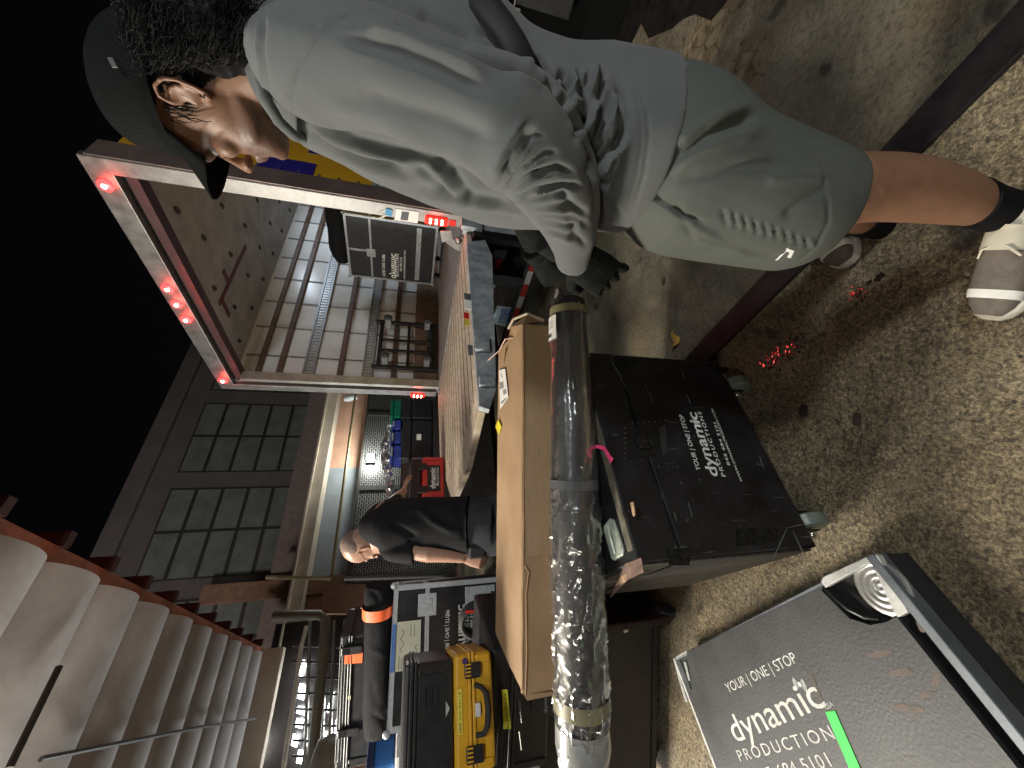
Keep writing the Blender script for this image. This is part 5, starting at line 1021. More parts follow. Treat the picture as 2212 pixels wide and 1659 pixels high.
# arms inside the sleeves
body.tube([P(660, 150, .60), P(900, 200, .56), P(1180, 300, .56), P(1250, 450, .64), P(1245, 560, .74)], [.05, .045, .042, .036, .028], 12)
body.tube([P(700, 180, .92), P(900, 290, .96), P(1060, 380, 1.00), P(1130, 480, 1.06), P(1165, 550, 1.12)], [.05, .045, .042, .034, .028], 12)
bme = remesh(body, .0036, 8)
folds(bme, [([(372, 250), (372, 262)], 3, -.002), ([(536, 347), (541, 336), (545, 322)], 3, -.003), ([(1850, 430), (1900, 400)], 20, -.003), ([(1830, 440), (1870, 470)], 16, -.002), ([(440, 268), (470, 300)], 22, -.003), ([(600, 300), (590, 330)], 10, .0)])
# skin with beard shadow as its own colour patch
def skin_beard():
    m = mat('skin_warm', (.22, .112, .066), .48, var=.10, scale=30, bump=.14, bscale=420, sss=.12); T_ = m.node_tree; N = T_.nodes; K = T_.links; bs = N['Principled BSDF']; src = bs.inputs['Base Color'].links[0].from_socket
    tc = N.new('ShaderNodeTexCoord'); out = src
    for c, r, st in ((hq(.085, .035, -.078), .052, .55), (hq(.045, .062, -.068), .040, .38), (hq(.10, .02, -.040), .022, .35), (hq(.092, .034, .040), .016, .75), (hq(.083, .042, .018), .012, .7)):
        d = N.new('ShaderNodeVectorMath'); d.operation = 'DISTANCE'; K.new(tc.outputs['Object'], d.inputs[0]); d.inputs[1].default_value = tuple(c)
        mr = N.new('ShaderNodeMapRange'); mr.inputs[1].default_value = r * .45; mr.inputs[2].default_value = r; mr.inputs[3].default_value = st; mr.inputs[4].default_value = 0; K.new(d.outputs['Value'], mr.inputs[0])
        x = N.new('ShaderNodeMix'); x.data_type = 'RGBA'; K.new(mr.outputs[0], x.inputs[0]); K.new(out, x.inputs[6]); x.inputs[7].default_value = (.05, .032, .026, 1); out = x.outputs[2]
    K.new(out, bs.inputs['Base Color']); return m
put('body', bme, skin_beard(), MAN, smooth=80, fix=False)
EYEW = mat('eye_white', (.25, .22, .20), .3, var=0); IRI = mat('dark_iris', (.02, .012, .008), .1, var=0)
for y in (.031, -.031):
    e = put('eye', MB().ell(hq(.0805, y, .016), (.0105, .0105, .0105), n=10, m=14), EYEW, MAN, smooth=60); put('iris', MB().ell(hq(.0885, y, .013), (.004, .0052, .0052), (f, s, u), n=6, m=10), IRI, e, smooth=60)
put('stud_earring', MB().ell(hq(-.004, .082, -.026), (.0022, .0022, .0022), n=6, m=8), mat('silver_stud', (.7, .7, .7), .15, .95), MAN)
# hair: mass of wavy black locks below the cap
HAIR = mat('black_hair', (.004, .0035, .0035), .6, var=.3, scale=30, spec=.14)
hb = MB(); 
hb.ell(hq(-.050, 0, .005), (.066, .086, .062), (f, s, u), 14, 20); hb.ell(hq(-.085, .015, -.065), (.066, .086, .092), (f, s, u), 14, 20); hb.ell(hq(-.03, .0, .06), (.080, .082, .05), (f, s, u), 12, 18)
hme = remesh(hb, .006, 4); co = get_co(hme); no = get_no(hme)
co += no * np.array([[.005 * noise.noise(Vector(tuple(c * 55))) + .005 * noise.noise(Vector(tuple(c * 120)))] for c in co]); set_co(hme, co)
hair = put('hair', hme, HAIR, MAN, smooth=70, fix=False)
rnd = random.Random(5); m = MB()
for i in range(3200):
    th = rnd.uniform(-1.0, math.pi + 1.0); 
    # roots over the back and sides, hanging towards the collar
    a = rnd.uniform(rad(25), rad(335)); zz = rnd.uniform(-.11, .055); el = Vector((math.cos(a) * (.085 - .02 * (zz < -.04)), math.sin(a) * .086, zz))
    if el.x > .004 - .12 * max(0, -zz - .0) : continue
    if el.y < -.02 and rnd.random() < .7: continue
    base = el + Vector((-.04, .004, 0)); ph = rnd.uniform(0, 6.28); fr_ = rnd.uniform(110, 210); am = rnd.uniform(.002, .006); ln = rnd.uniform(.03, .075); pts = []
    outd = Vector((el.x, el.y, 0)).normalized()
    for t in range(8):
        q_ = t / 7; d = base + outd * (.006 + .022 * q_) + Vector((-.03 * q_ * q_, 0, -ln * q_)); d += Vector((math.sin(ph + fr_ * q_ * ln * 2.2), math.cos(ph + fr_ * q_ * ln * 2.2), math.sin(ph * 2 + fr_ * q_ * ln * 2)*.5)) * am
        pts.append(hq(*d))
    r0 = rnd.uniform(.0004, .0008); m.tube(pts, [r0] * 6 + [r0 * .7, r0 * .3], 4, cap=False)
for i in range(30):   # short sideburn hairs and wisps before the ear
    a = Vector((rnd.uniform(.0, .03), .074, rnd.uniform(-.0, .05))); m.tube([hq(*a), hq(a.x + .004, a.y + .001, a.z - .012), hq(a.x + .003, a.y - .0, a.z - .022)], [.0009, .0007, .0003], 4, cap=False)
put('locks', m, HAIR, hair, smooth=80, fix=False)
# cap: mesh crown, band and curved peak
def mesh_cap_mat():
    m = mat('black_cap_mesh', (.012, .014, .014), .8, var=.3, scale=20, spec=.08); T_ = m.node_tree; N = T_.nodes; K = T_.links; bs = N['Principled BSDF']
    tc = N.new('ShaderNodeTexCoord'); v = N.new('ShaderNodeTexVoronoi'); v.inputs['Scale'].default_value = 330; v.inputs['Randomness'].default_value = .25; K.new(tc.outputs['Object'], v.inputs['Vector'])
    r = N.new('ShaderNodeValToRGB'); r.color_ramp.elements[0].position = .28; r.color_ramp.elements[1].position = .5; r.color_ramp.elements[0].color = (.002, .0025, .0025, 1); r.color_ramp.elements[1].color = (.008, .0085, .009, 1)
    K.new(v.outputs['Distance'], r.inputs[0]); K.new(r.outputs[0], bs.inputs['Base Color'])
    bp = N.new('ShaderNodeBump'); bp.inputs['Strength'].default_value = .5; bp.inputs['Distance'].default_value = .001; K.new(v.outputs['Distance'], bp.inputs['Height']); K.new(bp.outputs[0], bs.inputs['Normal']); return m
CAPM = mesh_cap_mat(); CAPF = mat('black_cap_fabric', (.003, .0035, .0035), .85, spec=.1, var=.3, scale=40, bump=.1)
tl = rad(14)  # cap sits tipped: rim lower at the back
def cq(x, y, z): return hq(x * math.cos(tl) - z * math.sin(tl) * -1 * .0 - .004, y, .044 + z + (x + .02) * math.sin(tl) * .9)
m = MB(); rr = []
for i in range(13):
    t = i / 12 * math.pi / 2; r_ = math.cos(t) ** .62 if i < 12 else .05; z = .112 * math.sin(t) ** .95
    rr.append([cq(-.004 + math.cos(a) * (.110 if math.cos(a) > 0 else .114) * r_, math.sin(a) * .094 * r_, z) for a in [2 * math.pi * k / 48 for k in range(48)]])
m.add([p for r in rr for p in r], [(i * 48 + k, i * 48 + (k + 1) % 48, (i + 1) * 48 + (k + 1) % 48, (i + 1) * 48 + k) for i in range(12) for k in range(48)] + [tuple(range(12 * 48, 13 * 48))])
cap = put('cap', m, CAPM, MAN, smooth=70); sm = cap.modifiers.new('t', 'SOLIDIFY'); sm.thickness = .0015
m = MB(); rr = []
for z, e in ((-.004, .0012), (.026, .0012)):
    rr.append([cq(-.004 + math.cos(a) * (.110 if math.cos(a) > 0 else .114) * (1 + e * 10) * (1 - .03 * max(0, z) / .026), math.sin(a) * .094 * (1 + e * 10) * (1 - .03 * max(0, z) / .026), z) for a in [2 * math.pi * k / 48 for k in range(48)]])
m.add(rr[0] + rr[1], [(k, (k + 1) % 48, 48 + (k + 1) % 48, 48 + k) for k in range(48)]); put('cap_band', m, CAPF, cap, smooth=70)
put('cap_button', MB().ell(cq(-.004, 0, .113), (.007, .007, .004), (f, s, u), n=6, m=10), CAPF, cap, smooth=60)
put('cap_badge', MB().box(cq(-.045, .093, .035), (.012, .003, .008), (f, s, u)), mat('grey_badge', (.05, .055, .055), .5), cap, bevel=.001)
m = MB(); NX, NY = 14, 20; top = []
for i in range(NX + 1):
    for j in range(NY + 1):
        v_ = (j / NY * 2 - 1); ang = v_ * 1.12; t = i / NX; reach = .085 * (1 - .38 * v_ * v_)
        x = .106 * math.cos(ang) - .004 + reach * t; y = .094 * math.sin(ang) * (1 - .10 * t); z = .002 - .030 * v_ * v_ * (t * .9 + .1) - .022 * t
        top.append(cq(x, y, z))
n1 = (NX + 1) * (NY + 1); idx = lambda i, j: i * (NY + 1) + j
m.add(top, [(idx(i, j), idx(i, j + 1), idx(i + 1, j + 1), idx(i + 1, j)) for i in range(NX) for j in range(NY)])
brim = put('cap_peak', m, CAPF, cap, smooth=70); sm = brim.modifiers.new('t', 'SOLIDIFY'); sm.thickness = .003
# shirt
def cloth(name, col, rough=.85, weave=900, var=.05):
    m = mat(name, col, rough, var=var, scale=12, bump=.1, bscale=weave, sheen=.12 if col[0] > .1 else 0, spec=.12); return m
GREY = cloth('grey_jersey', (.108, .115, .114)); GRN_ = cloth('green_shorts_cloth', (.088, .095, .086), .7)
sh_ = MB()
TOR = [((534, -50), (560, 205), .67, .07), ((556, -50), (590, 262), .67, .09), ((600, -70), (620, 272), .67, .12), ((650, -100), (655, 292), .68, .155), ((720, -115), (720, 326), .69, .165), ((800, -110), (800, 372), .70, .165), ((900, -70), (900, 416), .71, .155), ((1000, -20), (1000, 458), .715, .15), ((1090, 60), (1080, 478), .72, .145), ((1160, 122), (1150, 482), .72, .14), ((1230, 146), (1215, 482), .72, .14), ((1300, 146), (1290, 484), .72, .14), ((1350, 162), (1335, 486), .72, .145), ((1398, 178), (1368, 488), .725, .15)]
sh_.silh(TOR, ex=.9, seg=40)
SLV = [((610, 60), (612, 235), .60, .06), ((660, 34), (668, 262), .575, .072), ((730, 30), (735, 268), .555, .075), ((800, 36), (800, 272), .54, .072), ((880, 56), (872, 300), .53, .07), ((965, 101), (955, 328), .525, .068), ((1050, 128), (1022, 366), .525, .068), ((1120, 150), (1066, 402), .53, .068), ((1188, 188), (1080, 410), .54, .066), ((1245, 262), (1086, 418), .555, .062), ((1284, 350), (1104, 432), .58, .056), ((1295, 430), (1130, 455), .62, .05), ((1290, 500), (1165, 486), .66, .044), ((1278, 548), (1194, 520), .70, .039), ((1268, 580), (1204, 550), .735, .036)]
sh_.silh(SLV, ex=1.0, seg=36)
# far sleeve
sh_.silh([((680, 90), (690, 300), .86, .07), ((800, 180), (800, 372), .90, .07), ((900, 240), (900, 420), .93, .065), ((1000, 300), (995, 452), .96, .06), ((1080, 370), (1050, 478), .99, .05), ((1120, 420), (1085, 492), 1.02, .045)], ex=1.0)
# collar ring
sme = remesh(sh_, .0042, 7)
S = []
def st(w, d, *pts): S.append((list(pts), w, d))
# raglan seam
st(4, -.004, (624, 330), (622, 260), (628, 200), (650, 130), (690, 62), (745, 36), (800, 42))
# long soft folds down the upper arm
st(16, .006, (790, 60), (870, 80), (960, 120), (1060, 160)); st(14, -.005, (740, 80), (850, 108), (950, 150), (1050, 200))
st(22, -.006, (770, 200), (870, 230), (970, 262), (1060, 300)); st(18, .005, (700, 215), (790, 250), (880, 290), (980, 330), (1040, 362))
st(12, -.008, (690, 262), (760, 300), (850, 322), (920, 338), (1000, 362)); st(10, .007, (670, 270), (740, 312), (830, 340), (900, 352))
st(10, -.010, (655, 282), (720, 322), (800, 350), (870, 362)); st(9, .006, (690, 320), (760, 350), (840, 380), (900, 392))
st(9, -.007, (900, 360), (930, 390), (960, 420)); st(9, .006, (930, 352), (965, 392), (990, 430)); st(9, -.007, (970, 356), (1000, 400), (1020, 450))
st(12, .006, (900, 420), (980, 440), (1070, 452), (1130, 462)); st(12, -.007, (880, 405), (960, 420), (1040, 430), (1100, 440)); st(14, -.006, (940, 450), (1040, 468), (1130, 474))
# bunched forearm rings
for i, (x0, y0, x1, y1, x2, y2, x3, y3) in enumerate(((1076, 402, 1110, 340, 1150, 300, 1190, 292), (1082, 414, 1130, 360, 1180, 330, 1230, 330), (1090, 422, 1145, 385, 1200, 365, 1250, 372), (1100, 430, 1160, 408, 1215, 396, 1268, 408), (1112, 438, 1170, 428, 1225, 424, 1280, 438), (1124, 448, 1180, 446, 1235, 448, 1286, 464), (1136, 460, 1190, 464, 1240, 472, 1286, 488), (1148, 472, 1198, 482, 1242, 494, 1284, 508), (1162, 486, 1206, 500, 1244, 514, 1280, 526))):
    rj = random.Random(i * 7 + 1); jx = lambda: rj.uniform(-7, 7); kd = rj.uniform(.55, 1.15); cutx = rj.choice((0, 0, 30, 14))
    st(rj.uniform(5.5, 8), -.0085 * kd, (x0 + jx(), y0 + jx()), (x1 + jx(), y1 + jx()), (x2 + jx(), y2 + jx()), (x3 - 14 - cutx, y3 + jx())); st(6, .005, (x0 + 7, y0 + 12), (x1 + 7, y1 + 12), (x2 - 8, y2 + 12))
st(12, -.008, (1090, 380), (1110, 330), (1150, 270)); st(10, .006, (1060, 380), (1090, 320), (1130, 262))
# waist bunching
for q_ in (((1150, 128), (1190, 170), (1205, 190)), ((1210, 145), (1225, 190), (1222, 235)), ((1250, 150), (1268, 200), (1262, 260), (1240, 300))): st(8, -.010, *q_)
for q_ in (((1232, 150), (1244, 190), (1238, 240)), ((1285, 146), (1292, 200), (1282, 260), (1262, 320)), ((1130, 118), (1165, 150), (1190, 182))): st(7, .009, *q_)
st(10, -.010, (1290, 170), (1302, 240), (1290, 320), (1270, 380)); st(8, .007, (1310, 170), (1328, 240), (1318, 320), (1296, 400)); st(10, -.008, (1335, 180), (1345, 260), (1330, 330))
st(9, -.007, (1330, 300), (1300, 350), (1285, 410)); st(9, .006, (1355, 300), (1325, 370), (1305, 430)); st(8, -.006, (1310, 430), (1330, 460), (1340, 478))
st(3, -.004, (1378, 180), (1398, 240), (1402, 300), (1390, 380), (1362, 470)); st(3, -.003, (1366, 180), (1384, 240), (1388, 300), (1376, 380), (1350, 470))
st(14, -.006, (900, 30), (960, 60), (1020, 90)); st(16, .006, (1100, 90), (1160, 140)); st(10, -.006, (1030, 60), (1090, 90), (1140, 120)); st(5, -.004, (570, 20), (566, 100), (580, 200), (606, 262))
st(3.5, .004, (560, 10), (555, 100), (568, 200), (598, 268), (630, 292))
S = [(a, w, d * (1.75 if (w >= 7 and a[0][0] > 1140) else 1.45 if w >= 8 else 1)) for a, w, d in S]
st(8, -.020, (860, 50), (960, 98), (1050, 124), (1120, 146), (1186, 182), (1236, 252), (1274, 320), (1292, 380)); st(10, -.012, (1180, 180), (1240, 250), (1285, 330), (1296, 420), (1294, 480)); st(7, .007, (1100, 150), (1175, 190), (1225, 262), (1262, 340))
for q_ in (((1165, 140), (1182, 165), (1215, 180), (1232, 160)), ((1215, 196), (1240, 200), (1262, 178), (1262, 152)), ((1240, 235), (1262, 216), (1284, 180), (1292, 150)), ((1245, 300), (1275, 270), (1300, 220), (1312, 170)), ((1262, 340), (1300, 300), (1325, 250), (1330, 190)), ((1290, 400), (1315, 350), (1345, 320))): st(5, .011, *q_)
for q_ in (((1175, 132), (1200, 168), (1224, 150)), ((1228, 215), (1252, 196), (1276, 156)), ((1243, 265), (1272, 235), (1300, 190), (1304, 158)), ((1270, 312), (1305, 262), (1322, 200)), ((1285, 372), (1318, 322), (1345, 270))): st(6, -.011, *q_)
folds(sme, S)
co = get_co(sme); no = get_no(sme)
co += no * np.array([[.0016 * noise.noise(Vector(tuple(c * 24)))] for c in co]); set_co(sme, co)
shirt = put('shirt', sme, GREY, MAN, smooth=80, fix=False)
m = MB(); c5 = [P(x, y, Z) for x, y, Z in ((552, -60, .72), (548, 0, .64), (546, 70, .585), (552, 140, .57), (572, 210, .575), (602, 262, .60), (634, 292, .64), (655, 300, .70), (640, 290, .78))]
put('collar', MB().tube(c5, .0085, 10), GREY, shirt, smooth=70)
# dark strap across the back
rows = [(1010, -40, .60), (1050, 10, .575), (1085, 55, .565), (1110, 95, .566), (1130, 135, .575), (1150, 170, .60)]
m = MB(); vs = []
for i, (x, y, Z) in enumerate(rows):
    for dx, dy, dz in ((-24, 20, .0), (-10, 8, -.006), (10, -8, -.006), (24, -20, .0)): vs.append(P(x + dx, y + dy, Z + dz - .012))
m.add(vs, [(i * 4 + j, i * 4 + j + 1, (i + 1) * 4 + j + 1, (i + 1) * 4 + j) for i in range(5) for j in range(3)])
stp = put('bag_strap', m, mat('black_webbing', (.012, .012, .013), .7, bump=.2, bscale=500), MAN, smooth=60); sm = stp.modifiers.new('t', 'SOLIDIFY'); sm.thickness = .004
# shorts
sq = MB()
sq.silh([((1385, 186), (1360, 478), .725, .142), ((1440, 182), (1425, 530), .728, .148), ((1520, 212), (1510, 552), .735, .145), ((1600, 268), (1600, 566), .735, .128), ((1680, 298), (1678, 578), .738, .115), ((1740, 320), (1706, 580), .742, .108), ((1788, 340), (1730, 574), .750, .102)], ex=.95, seg=40)
sq.silh([((1430, 250), (1420, 480), .88, .10), ((1540, 290), (1540, 500), .92, .10), ((1660, 350), (1650, 530), .97, .09), ((1735, 390), (1715, 540), 1.0, .08)], ex=1.0)
qme = remesh(sq, .0045, 8); S = []
st(14, -.012, (1640, 246), (1590, 262), (1530, 282), (1480, 320), (1440, 360), (1408, 392)); st(12, .010, (1620, 232), (1560, 250), (1505, 285), (1460, 320)); st(12, .006, (1650, 280), (1580, 300), (1510, 330), (1450, 372))
st(12, -.005, (1700, 360), (1640, 350), (1580, 360), (1520, 380), (1460, 390)); st(14, .004, (1790, 380), (1720, 380), (1650, 392)); st(10, -.005, (1790, 400), (1740, 430), (1690, 470))
st(6, -.008, (1400, 400), (1420, 430), (1470, 462), (1520, 480)); st(8, .006, (1400, 430), (1440, 450), (1500, 490), (1560, 520)); st(8, -.005, (1455, 440), (1480, 480), (1500, 520))
for i in range(9): st(5, -.004, (1560 + i * 22, 452 + i * 8), (1572 + i * 22, 490 + i * 6)); st(5, .003, (1571 + i * 22, 452 + i * 8), (1583 + i * 22, 488 + i * 6))
st(10, -.004, (1520, 540), (1600, 540), (1700, 560)); st(8, .004, (1480, 500), (1540, 530), (1620, 550)); st(3, -.003, (1776, 344), (1788, 440), (1790, 480), (1762, 535), (1716, 572))
folds(qme, S); shorts = put('shorts', qme, GRN_, MAN, smooth=80, fix=False)
# white mark on the shorts
def near_on(x, y, Z, ob_me, parent): pass
bvh = None
from mathutils.bvhtree import BVHTree
bvh = BVHTree.FromPolygons([v.co for v in qme.vertices], [tuple(p.vertices) for p in qme.polygons])
def hit(x, y, back=.0015):
    d = ray(x, y).normalized(); r = bvh.ray_cast(CAM, d); return (r[0] - d * back) if r[0] is not None else P(x, y, .66)
for q_ in ([(1674, 563), (1704, 534), (1701, 541), (1680, 562)], [(1699, 536), (1716, 542), (1708, 558), (1700, 556), (1706, 546), (1697, 543)]):
    pts = [hit(x, y) for x, y in q_]; put('white_mark', MB().add(pts, [tuple(range(len(pts)))]), mat('white_print', (.8, .8, .76), .5), shorts)
# socks
BSK = mat('black_sock', (.008, .008, .009), .85, spec=.1, var=.3, scale=60, bump=.3, bscale=500)
m = MB().silh([((2096, 386), (2104, 488), .829, .046), ((2140, 403), (2138, 497), .840, .041), ((2185, 414), (2180, 504), .851, .039), ((2235, 414), (2230, 514), .864, .041)], ex=1.0); put('sock', m, BSK, MAN, smooth=70)
put('sock', MB().silh([((1862, 438), (1862, 508), 1.12, .046), ((1905, 452), (1903, 516), 1.155, .04)], ex=1.0), BSK, MAN, smooth=70)
# shoes: sole, upper, toe panel, laces
def shoe(heel, toe, parent, lab=None):
    X = (toe - heel); X.z = 0; ln = X.length; X.normalize(); Y = ZU.cross(X); o = Vector((heel.x, heel.y, .004))
    def q(a, b, c): return o + X * (a * ln) + Y * b + ZU * c
    plan = [(0, .030), (.08, .036), (.25, .036), (.45, .040), (.62, .048), (.78, .048), (.9, .040), (.97, .026), (1.0, .010)]
    def ring(z, grow, lift): return [q(a, w * grow, z + lift * max(0, a - .75) ** 1.5) for a, w in plan] + [q(a, -w * grow, z + lift * max(0, a - .75) ** 1.5) for a, w in reversed(plan)]
    def stack(levels):
        m = MB(); n = len(plan) * 2; vs = []
        for z, g, l in levels: vs += ring(z, g, l)
        m.add(vs, [(i * n + k, i * n + (k + 1) % n, (i + 1) * n + (k + 1) % n, (i + 1) * n + k) for i in range(len(levels) - 1) for k in range(n)] + [tuple(range(n))[::-1], tuple(range((len(levels) - 1) * n, len(levels) * n))]); return m
    sl = put('shoe', stack([(0, .96, .10), (.012, 1.03, .08), (.026, 1.06, .06), (.032, 1.0, .05)]), mat('off_white_sole', (.52, .49, .42), .6, var=.15, scale=40), parent, smooth=50)
    put('outsole', stack([(-.004, .92, .10), (.004, .97, .10)]), RUB, sl)
    up = MB(); rows = []
    for a, w, h, b in ((.02, .028, .075, 0), (.12, .034, .085, 0), (.28, .036, .092, 0), (.40, .038, .086, 0), (.52, .041, .072, 0), (.65, .044, .058, 0), (.78, .043, .050, 0), (.89, .035, .042, 0), (.965, .020, .034, 0)):
        rows.append((q(a, 0, .028 + h * .42), Y * w * 1.03, ZU * (h * .58), .78))
    up.rings(rows, 26); put('upper', up, mat('grey_brown_mesh', (.13, .11, .09), .8, var=.15, scale=60, bump=.4, bscale=600), sl, smooth=60)
    put('toe_panel', MB().rings([(q(a, 0, .028 + h * .42), Y * w * 1.06, ZU * (h * .60), .78) for a, w, h in ((.76, .0435, .051), (.80, .043, .050), (.83, .0415, .048))], 26), mat('white_trim', (.68, .67, .62), .5), sl, smooth=60)
    put('heel_panel', MB().rings([(q(a, 0, .030 + h * .42), Y * w * 1.07, ZU * (h * .60), .78) for a, w, h in ((.10, .034, .084), (.20, .0352, .088), (.34, .037, .090), (.46, .0398, .079))], 26), mat('pale_panel', (.50, .46, .36), .7, var=.1), sl, smooth=60)
    put('side_trim', MB().rings([(q(a, 0, .024 + h * .41), Y * w * 1.07, ZU * (h * .56), .78) for a, w, h in ((.60, .0430, .062), (.625, .0437, .060))], 26), mat('white_trim', (.68, .67, .62), .5), sl, smooth=60)
    put('side_flash', join(MB().rings([(q(a, 0, .022 + h * .40), Y * w * 1.075, ZU * (h * .50), .78) for a, w, h in ((.49, .0408, .075), (.54, .0416, .0705), (.57, .0425, .067))], 26)), mat('pink_flash', (.42, .05, .07), .6), sl, smooth=60)
    for a, z in ((.40, .104), (.46, .099), (.52, .093), (.58, .086), (.64, .080)):
        put('lace', MB().tube([q(a - .01, -.026, z - .016), q(a, -.014, z - .002), q(a + .005, 0, z + .002), q(a, .014, z - .002), q(a - .01, .026, z - .016)], .0028, 6), mat('cream_lace', (.55, .50, .40), .7), sl, smooth=60)
    put('lace_bow', join(MB().tube([q(.40, 0, .108), q(.44, .02, .114), q(.50, .036, .100), q(.46, .022, .104), q(.41, .004, .108)], .0026, 6), MB().tube([q(.40, 0, .108), q(.46, -.022, .112), q(.52, -.03, .098)], .0026, 6)), mat('cream_lace', (.55, .50, .40), .7), sl, smooth=60)
    put('tongue', MB().rings([(q(.34, 0, .085), Y * .024, ZU * .028, .8), (q(.28, 0, .105), Y * .026, ZU * .026, .8)], 16), mat('pale_panel', (.50, .46, .36), .7), sl, smooth=60)
tn = onplane(2146, 692, PZ(.02)); tn.z = 0
shoe(tn + Vector((.262, -.075, 0)), tn, MAN)
tf = onplane(1838, 573, PZ(.02)); tf.z = 0
shoe(tf + Vector((.235, .115, 0)), tf, MAN)
# gloves
GLV = mat('black_knit_glove', (.011, .012, .011), .85, var=.4, scale=60, bump=.4, bscale=380, spec=.12)
wL = P(1240, 552, .735)
glove('glove', wL, P(1312, 604, .78) - wL, -(ray(1270, 570)), .175, ((10, 40, 30), (18, 46, 30), (26, 50, 30), (34, 52, 30)), GLV, MAN, thumb=-1, cuff=.075, spread=.016)
wR = P(1150, 530, 1.10)
put('glove_cuff', MB().silh([((1100, 470), (1120, 470), 1.04, .03), ((1112, 500), (1170, 470), 1.06, .045), ((1135, 545), (1205, 505), 1.09, .042), ((1150, 572), (1210, 548), 1.12, .036)], ex=1.0), GLV, MAN, smooth=70)
glove('glove', P(1172, 566, 1.12), P(1215, 622, 1.235) - P(1172, 566, 1.12), UP * .35 - FW * .8 , .185, ((30, 40, 30), (34, 42, 30), (38, 42, 28), (40, 40, 25)), GLV, MAN, thumb=1)
# ---------------- man in black, behind the deck
M2 = thing('person', 'bearded man in black polo and dark grey trousers, leaning a hand on the red case', 'person', (-.86, 2.15, 0))
Zh = 2.26
earp = P(787, 1192, Zh - .04); az = rad(-76); pit = rad(26)
f2 = Vector((math.sin(az) * math.cos(pit), math.cos(az) * math.cos(pit), -math.sin(pit))); f2, s2, u2 = frame(f2, ZU)
HC2 = earp - s2 * .086
hm2, hq2 = head_parts(HC2, f2, s2, u2, 1.0)
b = MB(); b.add(hm2.v, hm2.f)
b.rings([(hq2(-.02, 0, -.02), f2 * .062, s2 * .058, 1), (hq2(-.035, 0, -.07), f2 * .065, s2 * .062, 1), (hq2(-.06, 0, -.13), f2 * .07, s2 * .075, 1), (hq2(-.08, 0, -.19), f2 * .08, s2 * .10, 1)], 20)
b.silh([((820, 1085), (820, 1190), 2.258, .14), ((900, 1095), (900, 1180), 2.241, .13), ((1000, 1100), (1000, 1190), 2.224, .12), ((1060, 1100), (1060, 1195), 2.241, .12)])
# near arm (hanging) and far arm reaching to the red case
b.tube([P(838, 1175, 2.155), P(890, 1190, 2.121), P(925, 1196, 2.112), P(970, 1200, 2.121), P(1003, 1205, 2.129)], [.05, .046, .045, .036, .027], 14)
b.tube([P(838, 1100, 2.38), P(850, 1086, 2.54), P(862, 1072, 2.72), P(873, 1060, 2.88)], [.05, .044, .036, .026], 12)
# hands
def hand(b, w, d, bk, size, curl, th):
    f, s, u = frame(d, bk); k = size / .19
    q = lambda x, y, z: w + (f * x + s * y + u * z) * k
    b.rings([(q(-.01, 0, 0), s * .028 * k, u * .02 * k, .9), (q(.04, 0, 0), s * .040 * k, u * .017 * k, .85), (q(.095, 0, 0), s * .042 * k, u * .013 * k, .85)], 16)
    for y, ln in zip((.031, .010, -.011, -.031), (.074, .082, .077, .060)):
        p = Vector((.09, y, 0)); a = 0; pts = [p.copy()]
        for sg in (.42, .32, .26): a += rad(curl); p = p + Vector((math.cos(a) * ln * sg, 0, -math.sin(a) * ln * sg)); pts.append(p.copy())
        b.tube([q(*v) for v in pts], [.010 * k, .009 * k, .0085 * k, .007 * k], 8)
    b.tube([q(.02, th * .028, -.004), q(.05, th * .052, -.014), q(.085, th * .056, -.03)], [.014 * k, .012 * k, .009 * k], 8)
hand(b, P(1005, 1205, 2.129), P(1030, 1212, 2.129) - P(1005, 1205, 2.129), -FW, .18, 38, 1)
hand(b, P(873, 1061, 2.88), (P(880, 1028, 3.0) - P(872, 1062, 2.88)), ZU, .18, 14, -1)
for x0, y0 in ((0, 0),):
    b.tube([P(1040, 1120, 2.258), Vector((-.71, 2.17, .5)), Vector((-.71, 2.16, .09))], [.085, .06, .045], 14)
    b.tube([P(1040, 1165, 2.198), Vector((-.88, 2.10, .5)), Vector((-.90, 2.08, .09))], [.085, .06, .045], 14)
me = remesh(b, .0055, 3)
put('body', me, SKIN2, M2, smooth=80, fix=False)
for y in (.031, -.031): 
    e = put('eye', MB().ell(hq2(.084, y, .016), (.0115, .0115, .0115), n=8, m=10), EYEW, M2, smooth=60); put('iris', MB().ell(hq2(.0925, y, .014), (.004, .0055, .0055), (f2, s2, u2), n=6, m=8), IRI, e)
# glasses
gl = MB()
for y in (.032, -.032): gl.tube([hq2(.104, y + .022 * math.cos(t), .014 + .015 * math.sin(t)) for t in [2 * math.pi * i / 14 for i in range(15)]], .0015, 6)
gl.tube([hq2(.106, -.010, .018), hq2(.108, 0, .020), hq2(.106, .010, .018)], .0015, 6); gl.tube([hq2(.104, .054, .018), hq2(.05, .078, .022), hq2(-.006, .084, .024)], .002, 6)
gs = put('glasses', gl, mat('thin_frame', (.03, .03, .03), .3, .5), M2); put('lens', join(*[MB().lathe(hq2(.1035, y, .014), f2, [(0, .021), (.001, .021)], 14) for y in (.032, -.032)]), mat('lens_glint', (.55, .58, .60), .1, .3), gs) if False else None
